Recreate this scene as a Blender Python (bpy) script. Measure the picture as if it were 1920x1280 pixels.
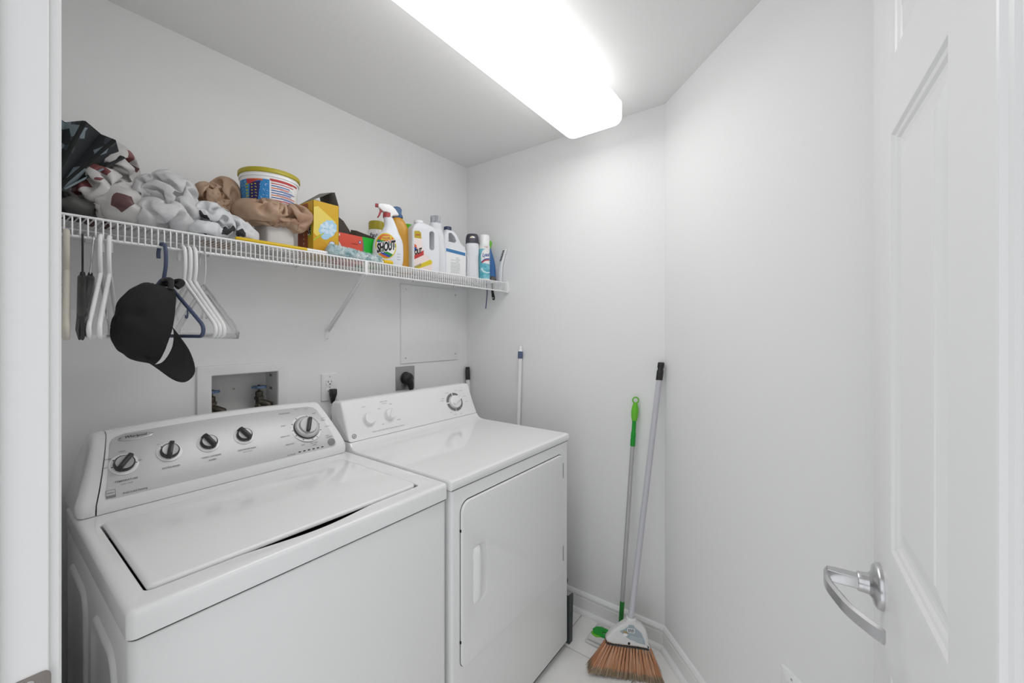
import bpy, math, random
from math import sin, cos, pi, radians, sqrt
from mathutils import Vector, Matrix, noise
from mathutils.geometry import tessellate_polygon
for o in list(bpy.data.objects): bpy.data.objects.remove(o)
SC = bpy.context.scene; COL = SC.collection

# ---------------------------------------------------------------- camera, world, light, exposure
YAW = radians(36.72)
cd = bpy.data.cameras.new('camera'); cam = bpy.data.objects.new('camera', cd); COL.objects.link(cam)
cd.sensor_width = 36; cd.lens = 764/1920*36; cd.shift_y = -19/1920; cd.clip_start = .01
cam.location = (0, 0, 1.34); cam.rotation_euler = (pi/2, 0, YAW-pi/2)
SC.camera = cam
W = bpy.data.worlds.new('world'); SC.world = W; W.use_nodes = True
W.node_tree.nodes['Background'].inputs[0].default_value = (.96, .98, 1, 1)
W.node_tree.nodes['Background'].inputs[1].default_value = .82
LAMP = 4.8
SC.view_settings.view_transform = 'Standard'; SC.view_settings.look = 'None'
SC.view_settings.gamma = 1; SC.view_settings.use_curve_mapping = False
SC.view_settings.exposure = 0.48

# ---------------------------------------------------------------- materials
def lin(h):
    c = [int(h[i:i+2], 16)/255 for i in (1, 3, 5)]
    return tuple((x/12.92 if x <= .04045 else ((x+.055)/1.055)**2.4) for x in c)+(1,)
MATS = {}
def mat(name, col, rough=.5, metal=0, spec=.5, bump=None, trans=0, alpha=1, coat=0, emit=0, var=None, sss=0, ior=1.45):
    if name in MATS: return MATS[name]
    m = bpy.data.materials.new(name); m.use_nodes = True; nt = m.node_tree; p = nt.nodes['Principled BSDF']
    c = lin(col) if isinstance(col, str) else tuple(col)+(1,)
    p.inputs['Base Color'].default_value = c
    p.inputs['Roughness'].default_value = rough; p.inputs['Metallic'].default_value = metal
    p.inputs['Specular IOR Level'].default_value = spec; p.inputs['IOR'].default_value = ior
    p.inputs['Transmission Weight'].default_value = trans; p.inputs['Alpha'].default_value = alpha
    p.inputs['Coat Weight'].default_value = coat
    if sss: p.inputs['Subsurface Weight'].default_value = sss; p.inputs['Subsurface Scale'].default_value = .01
    if emit: p.inputs['Emission Color'].default_value = c; p.inputs['Emission Strength'].default_value = emit
    if bump or var:
        tc = nt.nodes.new('ShaderNodeTexCoord'); n = nt.nodes.new('ShaderNodeTexNoise')
        nt.links.new(tc.outputs['Object'], n.inputs['Vector']); n.inputs['Scale'].default_value = (bump or var)[0]
        n.inputs['Detail'].default_value = 4
        if bump:
            b = nt.nodes.new('ShaderNodeBump'); b.inputs['Strength'].default_value = bump[1]; b.inputs['Distance'].default_value = .001
            nt.links.new(n.outputs[0], b.inputs['Height']); nt.links.new(b.outputs[0], p.inputs['Normal'])
        if var:
            n2 = nt.nodes.new('ShaderNodeTexNoise'); n2.inputs['Scale'].default_value = var[0]; n2.inputs['Detail'].default_value = 5
            nt.links.new(tc.outputs['Object'], n2.inputs['Vector'])
            r = nt.nodes.new('ShaderNodeValToRGB'); r.color_ramp.elements[0].position = .35; r.color_ramp.elements[1].position = .65
            r.color_ramp.elements[0].color = c; r.color_ramp.elements[1].color = lin(var[1])
            nt.links.new(n2.outputs[0], r.inputs[0]); nt.links.new(r.outputs[0], p.inputs['Base Color'])
    MATS[name] = m; return m
def blotch(name, base, ink, scale, lo, rough=.4, ink2=None, stretch=(1, 1, 1), trl=.25):
    """thin plastic film with printed patches, some light passing through"""
    m = bpy.data.materials.new(name); m.use_nodes = True; nt = m.node_tree; p = nt.nodes['Principled BSDF']
    tc = nt.nodes.new('ShaderNodeTexCoord'); mp = nt.nodes.new('ShaderNodeMapping'); mp.inputs['Scale'].default_value = stretch
    n = nt.nodes.new('ShaderNodeTexVoronoi'); n.inputs['Scale'].default_value = scale
    nt.links.new(tc.outputs['Object'], mp.inputs[0]); nt.links.new(mp.outputs[0], n.inputs['Vector'])
    r = nt.nodes.new('ShaderNodeValToRGB'); r.color_ramp.interpolation = 'CONSTANT'
    r.color_ramp.elements[0].color = lin(base); r.color_ramp.elements[1].position = lo; r.color_ramp.elements[1].color = lin(ink)
    if ink2: e = r.color_ramp.elements.new(lo+(1-lo)*.5); e.color = lin(ink2)
    sp = nt.nodes.new('ShaderNodeSeparateColor'); nt.links.new(n.outputs['Color'], sp.inputs[0])
    nt.links.new(sp.outputs[0], r.inputs[0]); nt.links.new(r.outputs[0], p.inputs['Base Color'])
    p.inputs['Roughness'].default_value = rough
    t = nt.nodes.new('ShaderNodeBsdfTranslucent'); nt.links.new(r.outputs[0], t.inputs[0])
    mx = nt.nodes.new('ShaderNodeMixShader'); mx.inputs[0].default_value = trl
    nt.links.new(p.outputs[0], mx.inputs[1]); nt.links.new(t.outputs[0], mx.inputs[2])
    nt.links.new(mx.outputs[0], nt.nodes['Material Output'].inputs['Surface'])
    return m
WALL = mat('wall_paint', (.87, .87, .87), .75, spec=.3, bump=(350, .12))
CEIL = mat('ceiling_paint', (.86, .86, .855), .85, spec=.2, bump=(300, .12))
TRIM = mat('trim_paint', (.90, .90, .90), .35)
DOORM = mat('door_paint', (.85, .85, .85), .32, bump=(120, .05))
GROUT = mat('grout', '#b5b4b0', .9)
TILE = mat('floor_tile', '#f6f5f2', .3, var=(5, '#eeece9'))
ENAMEL = mat('white_enamel', (.91, .91, .91), .10, spec=.5, coat=.3)
CABW = mat('cabinet_white', (.89, .89, .89), .32, spec=.5, bump=(900, .04))
PLW = mat('white_plastic', (.84, .84, .84), .35)
PLW2 = mat('white_plastic_gloss', (.91, .91, .915), .2)
WIRE = mat('white_vinyl', (.88, .88, .88), .3)
SILV = mat('silver_panel', (.62, .62, .625), .45, metal=.3)
SILV2 = mat('silver_disc', (.50, .50, .51), .35, metal=.15)
CHR = mat('satin_nickel', (.60, .60, .61), .27, metal=1)
STEEL = mat('steel_plate', (.42, .42, .42), .38, metal=.9)
DARK = mat('dark_grey_plastic', '#3c3c3c', .35)
BLK = mat('black_plastic', '#262626', .4)
CLOTH = mat('black_cloth', '#232323', .9, bump=(900, .35))
INK = mat('grey_ink', '#6b6b6b', .6)
INKD = mat('black_ink', '#1c1c1c', .6)
GAP = mat('dark_gap', '#1a1a1a', .9)
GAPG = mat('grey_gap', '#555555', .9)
BRASS = mat('aged_brass', '#6d675b', .4, metal=.7, var=(60, '#4c4842'))
BLUEH = mat('blue_handle', '#5d7396', .4)
NAVY = mat('navy_plastic', '#46506b', .4)
NAVYC = mat('navy_cap', '#3b435a', .35)
RED = mat('red_plastic', '#a8474a', .4)
GOLD = mat('amber_plastic', '#d79d33', .3)
BLUE = mat('blue_plastic', '#3d70ad', .3)
BLUEC = mat('blue_cap', '#3f6492', .35)
OLIVE = mat('olive_cap', '#b3a62d', .4)
YEL = mat('yellow_plastic', '#e0bb1c', .3)
GREEN = mat('green_plastic', '#0f9a2a', .3)
GREENL = mat('lime_plastic', '#6cc22c', .35)
GREEND = mat('deep_green_plastic', '#2c7d35', .35)
CARD = mat('grey_card', '#7d7973', .8)
CARDD = mat('brown_card', '#4d443e', .8)
PAPER = mat('paper_white', '#e6e6e6', .6)

# ---------------------------------------------------------------- geometry helpers
class G:
    def __init__(s): s.v = []; s.f = []
    def add(s, vf, M=None):
        v, f = vf; n = len(s.v)
        s.v += [tuple(M @ Vector(p)) for p in v] if M is not None else [tuple(p) for p in v]
        s.f += [tuple(i+n for i in q) for q in f]; return s
def obj(name, g, m, parent=None, sharp=35, flat=False, M=None):
    if isinstance(g, tuple): g = G().add(g)
    me = bpy.data.meshes.new(name); me.from_pydata(g.v, [], g.f); me.update()
    for mm in (m if isinstance(m, (list, tuple)) else [m]): me.materials.append(mm)
    if not flat:
        me.shade_smooth(); me.set_sharp_from_angle(angle=radians(sharp))
    o = bpy.data.objects.new(name, me); COL.objects.link(o)
    if parent: o.parent = parent
    if M is not None: o.matrix_basis = M
    return o
def thing(name, label, cat, loc=(0, 0, 0), rotz=0, group=None, M=None):
    o = bpy.data.objects.new(name, None); COL.objects.link(o); o.empty_display_size = .05
    o.location = loc; o.rotation_euler = (0, 0, rotz)
    if M is not None: o.matrix_basis = M
    return tag(o, label, cat, group)
def tag(o, label, cat, group=None):
    o['label'] = label; o['category'] = cat
    if group: o['group'] = group
    return o
def struct(name, g, m, parent=None, **k):
    o = obj(name, g, m, parent, **k)
    if not parent: o['kind'] = 'structure'
    return o
def rrect(x0, x1, y0, y1, r=0, n=5):
    if not isinstance(r, (list, tuple)) and r <= 0: return [(x0, y0), (x1, y0), (x1, y1), (x0, y1)]
    rs = r if isinstance(r, (list, tuple)) else (r, r, r, r)
    P = []
    for (cx, cy, a, q) in ((x0+rs[0], y0+rs[0], pi, rs[0]), (x1-rs[1], y0+rs[1], 1.5*pi, rs[1]), (x1-rs[2], y1-rs[2], 0, rs[2]), (x0+rs[3], y1-rs[3], .5*pi, rs[3])):
        for k in range(n+1): P.append((cx+q*cos(a+k/n*pi/2), cy+q*sin(a+k/n*pi/2)))
    return P
def ell(cx, cy, a, b, n=32, rot=0):
    return [(cx+a*cos(t)*cos(rot)-b*sin(t)*sin(rot), cy+a*cos(t)*sin(rot)+b*sin(t)*cos(rot)) for t in [2*pi*k/n for k in range(n)]]
def inset(P, d):
    if not d: return list(P)
    n = len(P); R = []
    for i in range(n):
        a, b, c = Vector(P[i-1]), Vector(P[i]), Vector(P[(i+1) % n])
        e1 = (b-a); e2 = (c-b)
        if e1.length < 1e-9: e1 = e2
        if e2.length < 1e-9: e2 = e1
        e1.normalize(); e2.normalize()
        n1 = Vector((-e1.y, e1.x)); n2 = Vector((-e2.y, e2.x)); m = n1+n2
        if m.length < 1e-6: m = n1
        m.normalize(); k = d/max(.35, m.dot(n1)); R.append((b.x+m.x*k, b.y+m.y*k))
    return R
def slab(P, z0, z1, bev=0, hole=None, hb=None, bevb=0, seg=3):
    """prism of polygon P (ccw) from z0 to z1, rounded upper (bev) and lower (bevb) rim, optional holes (ccw)"""
    v = []; f = []
    def walls(Q, inv, bt, bb):
        prof = []
        if bb: prof += [(bb*(1-sin(t)), z0+bb*(1-cos(t))) for t in [pi/2*k/seg for k in range(seg)]]
        prof += [(0, z0+bb)]
        prof += [(0, z1-bt)]
        if bt: prof += [(bt*(1-cos(t)), z1-bt+bt*sin(t)) for t in [pi/2*k/seg for k in range(1, seg+1)]]
        st = len(v); n = len(Q)
        for d, z in prof:
            for p in inset(Q, -d if inv else d): v.append((p[0], p[1], z))
        for r in range(len(prof)-1):
            for i in range(n):
                a = st+r*n+i; b = st+r*n+(i+1) % n
                f.append((a, b, b+n, a+n) if not inv else (b, a, a+n, b+n))
        return st, st+(len(prof)-1)*n, n
    hs = hole or []
    if hs and not isinstance(hs[0][0], (tuple, list)): hs = [hs]
    L = [walls(P, False, bev, bevb)]+[walls(h, True, bev if hb is None else hb, 0) for h in hs]
    for top in (0, 1):
        idx = []; loops = []
        for st, en, n in L:
            s = en if top else st; loops.append([Vector((v[s+i][0], v[s+i][1], 0)) for i in range(n)]); idx += [s+i for i in range(n)]
        if len(L) == 1 and top == 1: f.append(tuple(idx)); continue
        if len(L) == 1: f.append(tuple(reversed(idx))); continue
        for t in tessellate_polygon(loops):
            a, b, c = [idx[k] for k in t]
            A, B_, C_ = [Vector(v[k]) for k in (a, b, c)]
            up = (B_-A).cross(C_-A).z > 0
            f.append((a, b, c) if up == bool(top) else (a, c, b))
    return v, f
def box(x0, x1, y0, y1, z0, z1, bev=0, r=None):
    if not bev and not r: return slab([(x0, y0), (x1, y0), (x1, y1), (x0, y1)], z0, z1)
    return slab(rrect(x0, x1, y0, y1, r or bev, 4), z0, z1, bev, bevb=bev)
def tube(path, r, seg=8, cyc=False, cap=True):
    P = [Vector(p) for p in path]; n = len(P); rs = r if isinstance(r, (list, tuple)) else [r]*n
    v = []; f = []; prev = None
    for i in range(n):
        if cyc: t = P[(i+1) % n]-P[i-1]
        else: t = P[min(i+1, n-1)]-P[max(i-1, 0)]
        t.normalize()
        if prev is None:
            a = Vector((0, 0, 1)) if abs(t.z) < .9 else Vector((1, 0, 0)); u = t.cross(a).normalized()
        else: u = (prev-t*prev.dot(t)).normalized()
        prev = u; w = t.cross(u)
        for k in range(seg):
            q = P[i]+(u*cos(2*pi*k/seg)+w*sin(2*pi*k/seg))*rs[i]; v.append(tuple(q))
    for i in range(n if cyc else n-1):
        for k in range(seg):
            a = i*seg+k; b = i*seg+(k+1) % seg; c = ((i+1) % n)*seg
            f.append((a, b, c+(k+1) % seg, c+k))
    if cap and not cyc: f.append(tuple(range(seg))[::-1]); f.append(tuple((n-1)*seg+k for k in range(seg)))
    return v, f
def lathe(prof, seg=32, cap=True):
    v = []; f = []
    for r, z in prof:
        for k in range(seg): v.append((r*cos(2*pi*k/seg), r*sin(2*pi*k/seg), z))
    for i in range(len(prof)-1):
        for k in range(seg):
            a = i*seg+k; b = i*seg+(k+1) % seg; f.append((a, b, b+seg, a+seg))
    if cap: f.append(tuple(range(seg))[::-1]); f.append(tuple((len(prof)-1)*seg+k for k in range(seg)))
    return v, f
def rings(R, cap=True, cyc=True):
    v = [tuple(p) for r in R for p in r]; n = len(R[0]); f = []
    for i in range(len(R)-1):
        for k in range(n if cyc else n-1):
            a = i*n+k; b = i*n+(k+1) % n; f.append((a, b, b+n, a+n))
    if cap: f.append(tuple(range(n))[::-1]); f.append(tuple((len(R)-1)*n+k for k in range(n)))
    return v, f
def smoothpath(P, n=6, cyc=False):
    P = [Vector(p) for p in P]; out = []; m = len(P)
    for i in range(m if cyc else m-1):
        a = P[(i-1) % m] if cyc or i > 0 else P[0]; b = P[i]; c = P[(i+1) % m]; d = P[(i+2) % m] if cyc or i+2 < m else P[-1]
        for k in range(n):
            t = k/n
            out.append(.5*(2*b+(c-a)*t+(2*a-5*b+4*c-d)*t*t+(3*b-a-3*c+d)*t**3))
    if not cyc: out.append(P[-1])
    return out
T = Matrix.Translation
def Rm(a, ax): return Matrix.Rotation(a, 4, ax)
def frame(o, x, y, z=None):
    x = Vector(x).normalized(); y = Vector(y).normalized(); z = x.cross(y).normalized() if z is None else Vector(z)
    return Matrix(((x.x, y.x, z.x, o[0]), (x.y, y.y, z.y, o[1]), (x.z, y.z, z.z, o[2]), (0, 0, 0, 1)))
def FY(x, y, z): return frame((x, y, z), (1, 0, 0), (0, 0, 1))      # a plate on a wall facing -Y: local z points at -Y
def textgeo(s, width=None, height=None, bold=0, shear=0, depth=0, spacing=1):
    cu = bpy.data.curves.new('t', 'FONT'); cu.body = s; cu.size = 1; cu.offset = bold; cu.shear = shear; cu.extrude = 0
    cu.space_character = spacing; cu.resolution_u = 3; cu.align_x = 'CENTER'
    o = bpy.data.objects.new('t', cu); me = bpy.data.meshes.new_from_object(o)
    v = [tuple(p.co) for p in me.vertices]; f = [tuple(p.vertices) for p in me.polygons]
    bpy.data.objects.remove(o); bpy.data.curves.remove(cu); bpy.data.meshes.remove(me)
    if not v: return v, f
    x0 = min(p[0] for p in v); x1 = max(p[0] for p in v); y0 = min(p[1] for p in v); y1 = max(p[1] for p in v)
    sx = width/(x1-x0) if width else height/(y1-y0); sy = height/(y1-y0) if height else sx
    return [((p[0]-(x0+x1)/2)*sx, (p[1]-(y0+y1)/2)*sy, depth) for p in v], f
def refine(v, f, maxlen):
    """split long edges so a flat drawing can follow a curved body"""
    import bmesh
    bm = bmesh.new(); vs = [bm.verts.new(p) for p in v]
    for q in f:
        try: bm.faces.new([vs[i] for i in q])
        except ValueError: pass
    for _ in range(4):
        e = [e for e in bm.edges if e.calc_length() > maxlen]
        if not e: break
        bmesh.ops.subdivide_edges(bm, edges=e, cuts=1); bmesh.ops.triangulate(bm, faces=bm.faces[:])
    bm.verts.index_update()
    r = [tuple(p.co) for p in bm.verts], [tuple(x.index for x in q.verts) for q in bm.faces]; bm.free(); return r
def polygeo(P):
    return [(p[0], p[1], 0) for p in P], [tuple(t) if (lambda a, b, c: (b[0]-a[0])*(c[1]-a[1])-(b[1]-a[1])*(c[0]-a[0]))(P[t[0]], P[t[1]], P[t[2]]) > 0 else (t[0], t[2], t[1]) for t in tessellate_polygon([[Vector((p[0], p[1], 0)) for p in P]])]

# ================================================================= ROOM
H = 2.302; XE = 1.768; YB = 1.652; XL = .055; YO = .703; YH = -.125; YF = -.45
C2 = (XE, .512); s2 = .68; C3 = (C2[0]-s2*1.0*.9/1, 0)
Q = (C2[0]-(C2[1]-YF), YF)                     # where the 45 degree wall meets the front wall
# back wall with the opening of the laundry box
g = G(); bx0, bx1, bz0, bz1 = .498, .714, .93, 1.19
for a in ((-.1, bx0, 0, H), (bx1, XE+.1, 0, H), (bx0, bx1, 0, bz0), (bx0, bx1, bz1, H)): g.add(box(a[0], a[1], YB, YB+.13, a[2], a[3]))
struct('wall_back', g, WALL)
struct('wall_end', box(XE, XE+.1, C2[1]-.04, YB+.1, 0, H), WALL)
e = .1*sqrt(.5)
struct('wall_right', slab([C2, Q, (Q[0]+e, Q[1]-e), (C2[0]+.1, C2[1]-.04), (C2[0]+.1, C2[1])][::-1], 0, H), WALL)
struct('wall_front', box(-.06, Q[0]+.05, YF-.1, YF, 0, H), WALL)
g = G()
g.add(box(XL-.115, XL, YO+.018, YB, 0, H)); g.add(box(XL-.115, XL, YF, YH-.03, 0, H)); g.add(box(XL-.115, XL, YH-.03, YO+.018, 2.06, H))
struct('wall_left', g, WALL)
struct('ceiling', box(-.06, XE+.1, YF-.1, YB+.13, H, H+.08), CEIL)
fl = struct('floor', box(-.06, XE+.05, YF-.05, YB+.05, -.03, -.004), GROUT)
TS = .325; proto = None
for i in range(-5, 2):
    for j in range(-5, 3):
        x0 = 1.53+i*TS; y0 = .888+j*TS; x1 = min(x0+TS, XE+.02); y1 = min(y0+TS, YB+.02)
        if x1-x0 < .05 or y1-y0 < .05: continue
        if x0+.1 < -.06 or y0+.2 < YF-.05: continue
        full = x1-x0 > TS-.001 and y1-y0 > TS-.001
        if full and proto:
            t = proto.copy(); COL.objects.link(t); t.parent = fl; t.location = (x0, y0, 0)
        else:
            t = obj('tile', slab(rrect(.002, x1-x0-.002, .002, y1-y0-.002, .002, 2), -.006, 0, .0015), TILE, fl); t.location = (x0, y0, 0)
            if full: proto = t
# baseboards: board with an ogee top plus a quarter-round shoe
def baseboard(name, A, B, nrm, sg=1):
    A = Vector(A); B = Vector(B); n = Vector(nrm)
    prof = [(0, 0), (.012, 0), (.012, .066), (.010, .069), (.010, .073), (.0125, .076), (.0125, .083), (.009, .090), (.006, .094), (0, .096)]
    R = []
    for P in (A, B): R.append([(P.x+n.x*a, P.y+n.y*a, b) for a, b in prof])
    o = struct(name, rings(R), TRIM, sharp=25)
    sh = [(.0121, 0), (.030, 0)]+[(.0121+.018*cos(t), .018*sin(t)) for t in [pi/2*k/5 for k in range(1, 6)]]
    R = [[(P.x+n.x*a, P.y+n.y*a, b) for a, b in sh] for P in (A, B)]
    obj('shoe_moulding', rings(R), TRIM, o, sharp=50)
    return o
q = .7071
k1 = .0125*.414
baseboard('baseboard_end', (XE, YB), (XE, C2[1]), (-1, 0))
baseboard('baseboard_right', C2, Q, (-q, q))
baseboard('baseboard_back', (XL, YB), (XE, YB), (0, -1))
baseboard('baseboard_left', (XL, YB), (XL, YO+.09), (1, 0))
# left door jamb with stop, casing and strike plate
tr = struct('trim_1', box(XL-.125, XL+.002, YO, YO+.018, 0, 2.06, .0015), TRIM)
obj('door_stop', box(-.06, .0205, YO-.011, YO, 0, 2.05, .002), TRIM, tr)
cas = [(.006, 0), (.006, .010), (.010, .0125), (.016, .013), (.022, .011), (.03, .0135), (.058, .016), (.063, .014), (.066, .010), (.066, 0)]
def casing(name, y, sgn, parent=None):
    R = [[(XL+b, y+sgn*a, z) for a, b in cas] for z in (0, 2.12)]
    if sgn < 0: R = [r[::-1] for r in R]
    return struct(name, rings(R), TRIM, parent, sharp=25)
casing('trim_2', YO, 1)
t = G().add(slab(rrect(.030, .0585, .895, .955, (.002, .007, .007, .002)), 0, .0016, .0005, hole=rrect(.036, .048, .912, .938, .001, 2)), frame((0, YO, 0), (1, 0, 0), (0, 0, 1)))
sp_ = obj('strike_plate', t, mat('aged_nickel', '#8a837e', .5, metal=.2), tr)
sc = lathe([(.004, 0), (.004, .0018), (.002, .0022)], 12)
for z in (.903, .947): obj('screw', G().add(sc, frame((.042, YO, z), (1, 0, 0), (0, 0, 1))), CHR, sp_)
# hinge side of the opening and the head
t3 = struct('trim_3', box(XL-.125, XL+.002, YH-.03, YH-.012, 0, 2.06, .0015), TRIM)
casing('trim_4', YH-.012, -1)
struct('trim_5', box(XL-.125, XL+.002, YH-.012, YO, 2.045, 2.06, .0015), TRIM)
struct('trim_6', box(XL, XL+.014, YH-.07, YO+.06, 2.06, 2.125, .003), TRIM)

# ---- room door, open against the angled wall
DX = Vector((cos(radians(3.4)), sin(radians(3.4)), 0))
FE = Vector((.905, -.077, 0)); DW = .812; HG = FE-DX*DW
dn = Vector((-DX.y, DX.x, 0))            # towards the camera side
Md = frame((HG.x, HG.y, .012), tuple(DX), (0, 0, 1))   # local x along door, y up, z = x cross y = away from the camera side
zdir = DX.cross(Vector((0, 0, 1)))
fdir = -1 if zdir.dot(dn) > 0 else 1
door = bpy.data.objects.new('door_1', None); COL.objects.link(door); door['kind'] = 'structure'
# local frame for the face towards the camera: x runs from hinge to free edge, y up, z out of the face
Mf = Matrix(((DX.x, 0, dn.x, HG.x), (DX.y, 0, dn.y, HG.y), (0, 1, 0, .012), (0, 0, 0, 1)))
cols = [(.115, .351), (.451, .690)]; rows = [(.225, .845), (1.015, 1.608), (1.704, 1.92)]
holes = [[(a, c), (b, c), (b, d), (a, d)] for a, b in cols for c, d in rows]
def mirror(vf): return [(p[0], p[1], p[2]) for p in vf[0]], [tuple(reversed(x)) for x in vf[1]]
Dg = G().add(mirror(slab([(0, 0), (DW, 0), (DW, 2.03), (0, 2.03)], -.035, 0, .0015, hole=holes, hb=0)), Mf)
obj('door_leaf', Dg, DOORM, door, sharp=20)
for a, b in cols:
    for c, d in rows:
        P = [(a, c), (b, c), (b, d), (a, d)]; R = []
        for i_, z_ in ((0, 0), (.003, -.0005), (.006, -.004), (.010, -.0055), (.013, -.0085), (.018, -.010), (.024, -.010), (.030, -.0075), (.050, -.0035), (.052, -.002)):
            R.append([(p[0], p[1], z_) for p in inset(P, i_)])
        v, f = rings(R, cap=False); f.append(tuple(range(len(v)-4, len(v))))
        back = [(p[0], p[1], -.034) for p in P]; n0 = len(v); v = v+back; f.append((n0+3, n0+2, n0+1, n0))
        f += [(n0+i, n0+(i+1) % 4, (i+1) % 4, i) for i in range(4)]
        obj('door_panel', G().add(mirror((v, f)), Mf), DOORM, door, sharp=12)
# lever handle
hd = thing('door_handle', '', 'x'); del hd['label']; del hd['category']; hd.parent = door
hx, hz = DW-.060, .946-.012
Ml = Mf @ T((hx, hz, 0))
obj('rosette', G().add(mirror(lathe([(.0335, 0), (.0335, .003), (.0325, .006), (.029, .009), (.020, .011), (.0155, .015), (.0145, .022), (.0145, .027), (.0135, .0285), (.003, .0287)], 40)), Ml), CHR, hd, sharp=40)
# stem
Rg = []
for z_, hw, hh in ((.028, .0085, .0095), (.055, .0085, .0095), (.066, .006, .0095)):
    Rg.append([(x, y, z_) for x, y in rrect(-hw, hw, -hh, hh, .002, 3)])
obj('stem', G().add(mirror(rings(Rg)), Ml), CHR, hd)
pth = smoothpath([(.004, 0, .0655), (-.012, 0, .0685), (-.040, 0, .0665), (-.072, 0, .057), (-.098, 0, .047), (-.124, 0, .030), (-.137, 0, .018)], 6)
Rg = []
for i, p in enumerate(pth):
    t_ = (pth[min(i+1, len(pth)-1)]-pth[max(i-1, 0)]).normalized(); nn = Vector((t_.z, 0, -t_.x))
    w_ = .0022+.0022*sin(pi*min(1, i/len(pth)*1.0)); hh = .0105
    Rg.append([tuple(p+nn*a+Vector((0, b, 0))) for a, b in ((-w_, -hh+.003), (-w_, hh-.003), (0, hh), (w_, hh-.003), (w_, -hh+.003), (0, -hh))])
obj('lever', G().add(rings(Rg), Ml), CHR, hd, sharp=30)
for z_ in (.2, 1.0, 1.8):
    obj('hinge', G().add(tube([(-.006, z_, .005), (-.006, z_+.09, .005)], .006, 12), Mf), CHR, door)

# ================================================================= CEILING LIGHT
cl = thing('ceiling_light', 'long white wraparound ceiling light with a glowing rounded diffuser', 'ceiling light', (1.015, .7675, H))
obj('base_pan', box(-.60, .61, -.115, .115, -.03, 0, .004), TRIM, cl)
lens = mat('glowing_diffuser', (1, .995, .99), .4, emit=LAMP)
# the tubes stop short of the ends, so the diffuser glows less there
nt = lens.node_tree; tc = nt.nodes.new('ShaderNodeTexCoord'); sx = nt.nodes.new('ShaderNodeSeparateXYZ'); nt.links.new(tc.outputs['Object'], sx.inputs[0])
ab = nt.nodes.new('ShaderNodeMath'); ab.operation = 'ABSOLUTE'; nt.links.new(sx.outputs[0], ab.inputs[0])
mr = nt.nodes.new('ShaderNodeMapRange'); mr.interpolation_type = 'SMOOTHSTEP'; nt.links.new(ab.outputs[0], mr.inputs[0])
for i_, v_ in ((1, .30), (2, .60), (3, LAMP), (4, 1.6)): mr.inputs[i_].default_value = v_
# and the lens throws most of its light downwards, less through its upright sides
gn = nt.nodes.new('ShaderNodeNewGeometry'); sn = nt.nodes.new('ShaderNodeSeparateXYZ'); nt.links.new(gn.outputs['Normal'], sn.inputs[0])
m2 = nt.nodes.new('ShaderNodeMapRange'); nt.links.new(sn.outputs[2], m2.inputs[0])
for i_, v_ in ((1, -1), (2, -.1), (3, 1), (4, .36)): m2.inputs[i_].default_value = v_
mu = nt.nodes.new('ShaderNodeMath'); mu.operation = 'MULTIPLY'; nt.links.new(mr.outputs[0], mu.inputs[0]); nt.links.new(m2.outputs[0], mu.inputs[1])
nt.links.new(mu.outputs[0], nt.nodes['Principled BSDF'].inputs['Emission Strength'])
obj('diffuser', slab(rrect(-.612, .628, -.130, .130, .042, 8), -.105, -.016, .006, bevb=.030, seg=6), lens, cl, sharp=60)

# ================================================================= WASHING MACHINE
wm = thing('washing_machine', 'white top-load washing machine with grey control panel, left of the dryer', 'washing machine', (0, 0, 0))
obj('cabinet', G().add(box(.1505, .8285, .8515, 1.50, .02, .8585, .006, .016)), CABW, wm)
# embossed left side panel
Ms = Matrix(((0, 0, -1, .1505), (-1, 0, 0, 0), (0, 1, 0, 0), (0, 0, 0, 1)))     # local x -> -Y, y -> Z, z -> -X
for a, b in ((-1.14, -.93), (-1.43, -1.20)):
    P = rrect(a, b, .10, .80, .05, 6); R = []
    for i_, z_ in ((0, -.001), (.004, .004), (.010, .0065), (.018, .0055), (.026, .002), (.034, .0005)): R.append([(p[0], p[1], z_) for p in inset(P, i_)])
    v, f = rings(R, cap=False); n = len(P); f.append(tuple(range(len(v)-n, len(v))))
    obj('side_emboss', G().add((v, f), Ms), CABW, wm, sharp=60)
for x, y in ((.19, .90), (.79, .90), (.19, 1.46), (.79, 1.46)): obj('foot', G().add(lathe([(.018, 0), (.018, .012), (.008, .014), (.008, .022)], 16), T((x, y, 0))), DARK, wm)
hole = rrect(.180, .768, .900, 1.296, (.012, .012, .012, .012), 5)
# finger scoop at the front of the lid opening
hp = []
for p in hole:
    hp.append(p)
i0 = max(i for i, p in enumerate(hp) if p[1] <= .9001 and p[0] < .3)
sc_ = []
for k in range(1, 24):
    x = .31+(.63-.31)*k/24; t = (x-.31)/.32; sc_.append((x, .900-.019*(sin(pi*t)**1.5)))
hp = hp[:i0+1]+sc_+hp[i0+1:]
obj('top_deck', slab(rrect(.148, .831, .847, 1.50, .014, 6), .861, .905, .010, hole=hp, hb=.004, seg=4), ENAMEL, wm, sharp=50)
obj('lid_gap_shade', box(.17, .78, .87, 1.31, .8612, .866), mat('gap_charcoal', '#3a3a3a', .8), wm)  # dark plate: the shade inside the lid opening is put into its colour
obj('seam', box(.1498, .8300, .8488, 1.49, .8575, .8608, .001, .013), GAPG, wm)  # dark strip set proud, painting in the shadow line beneath the deck
lid = obj('lid', slab(rrect(.1835, .7645, .9045, 1.292, (.010, .022, .010, .010), 5), .9000, .9095, .007, seg=4, bevb=.001), ENAMEL, wm, sharp=60)
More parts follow.
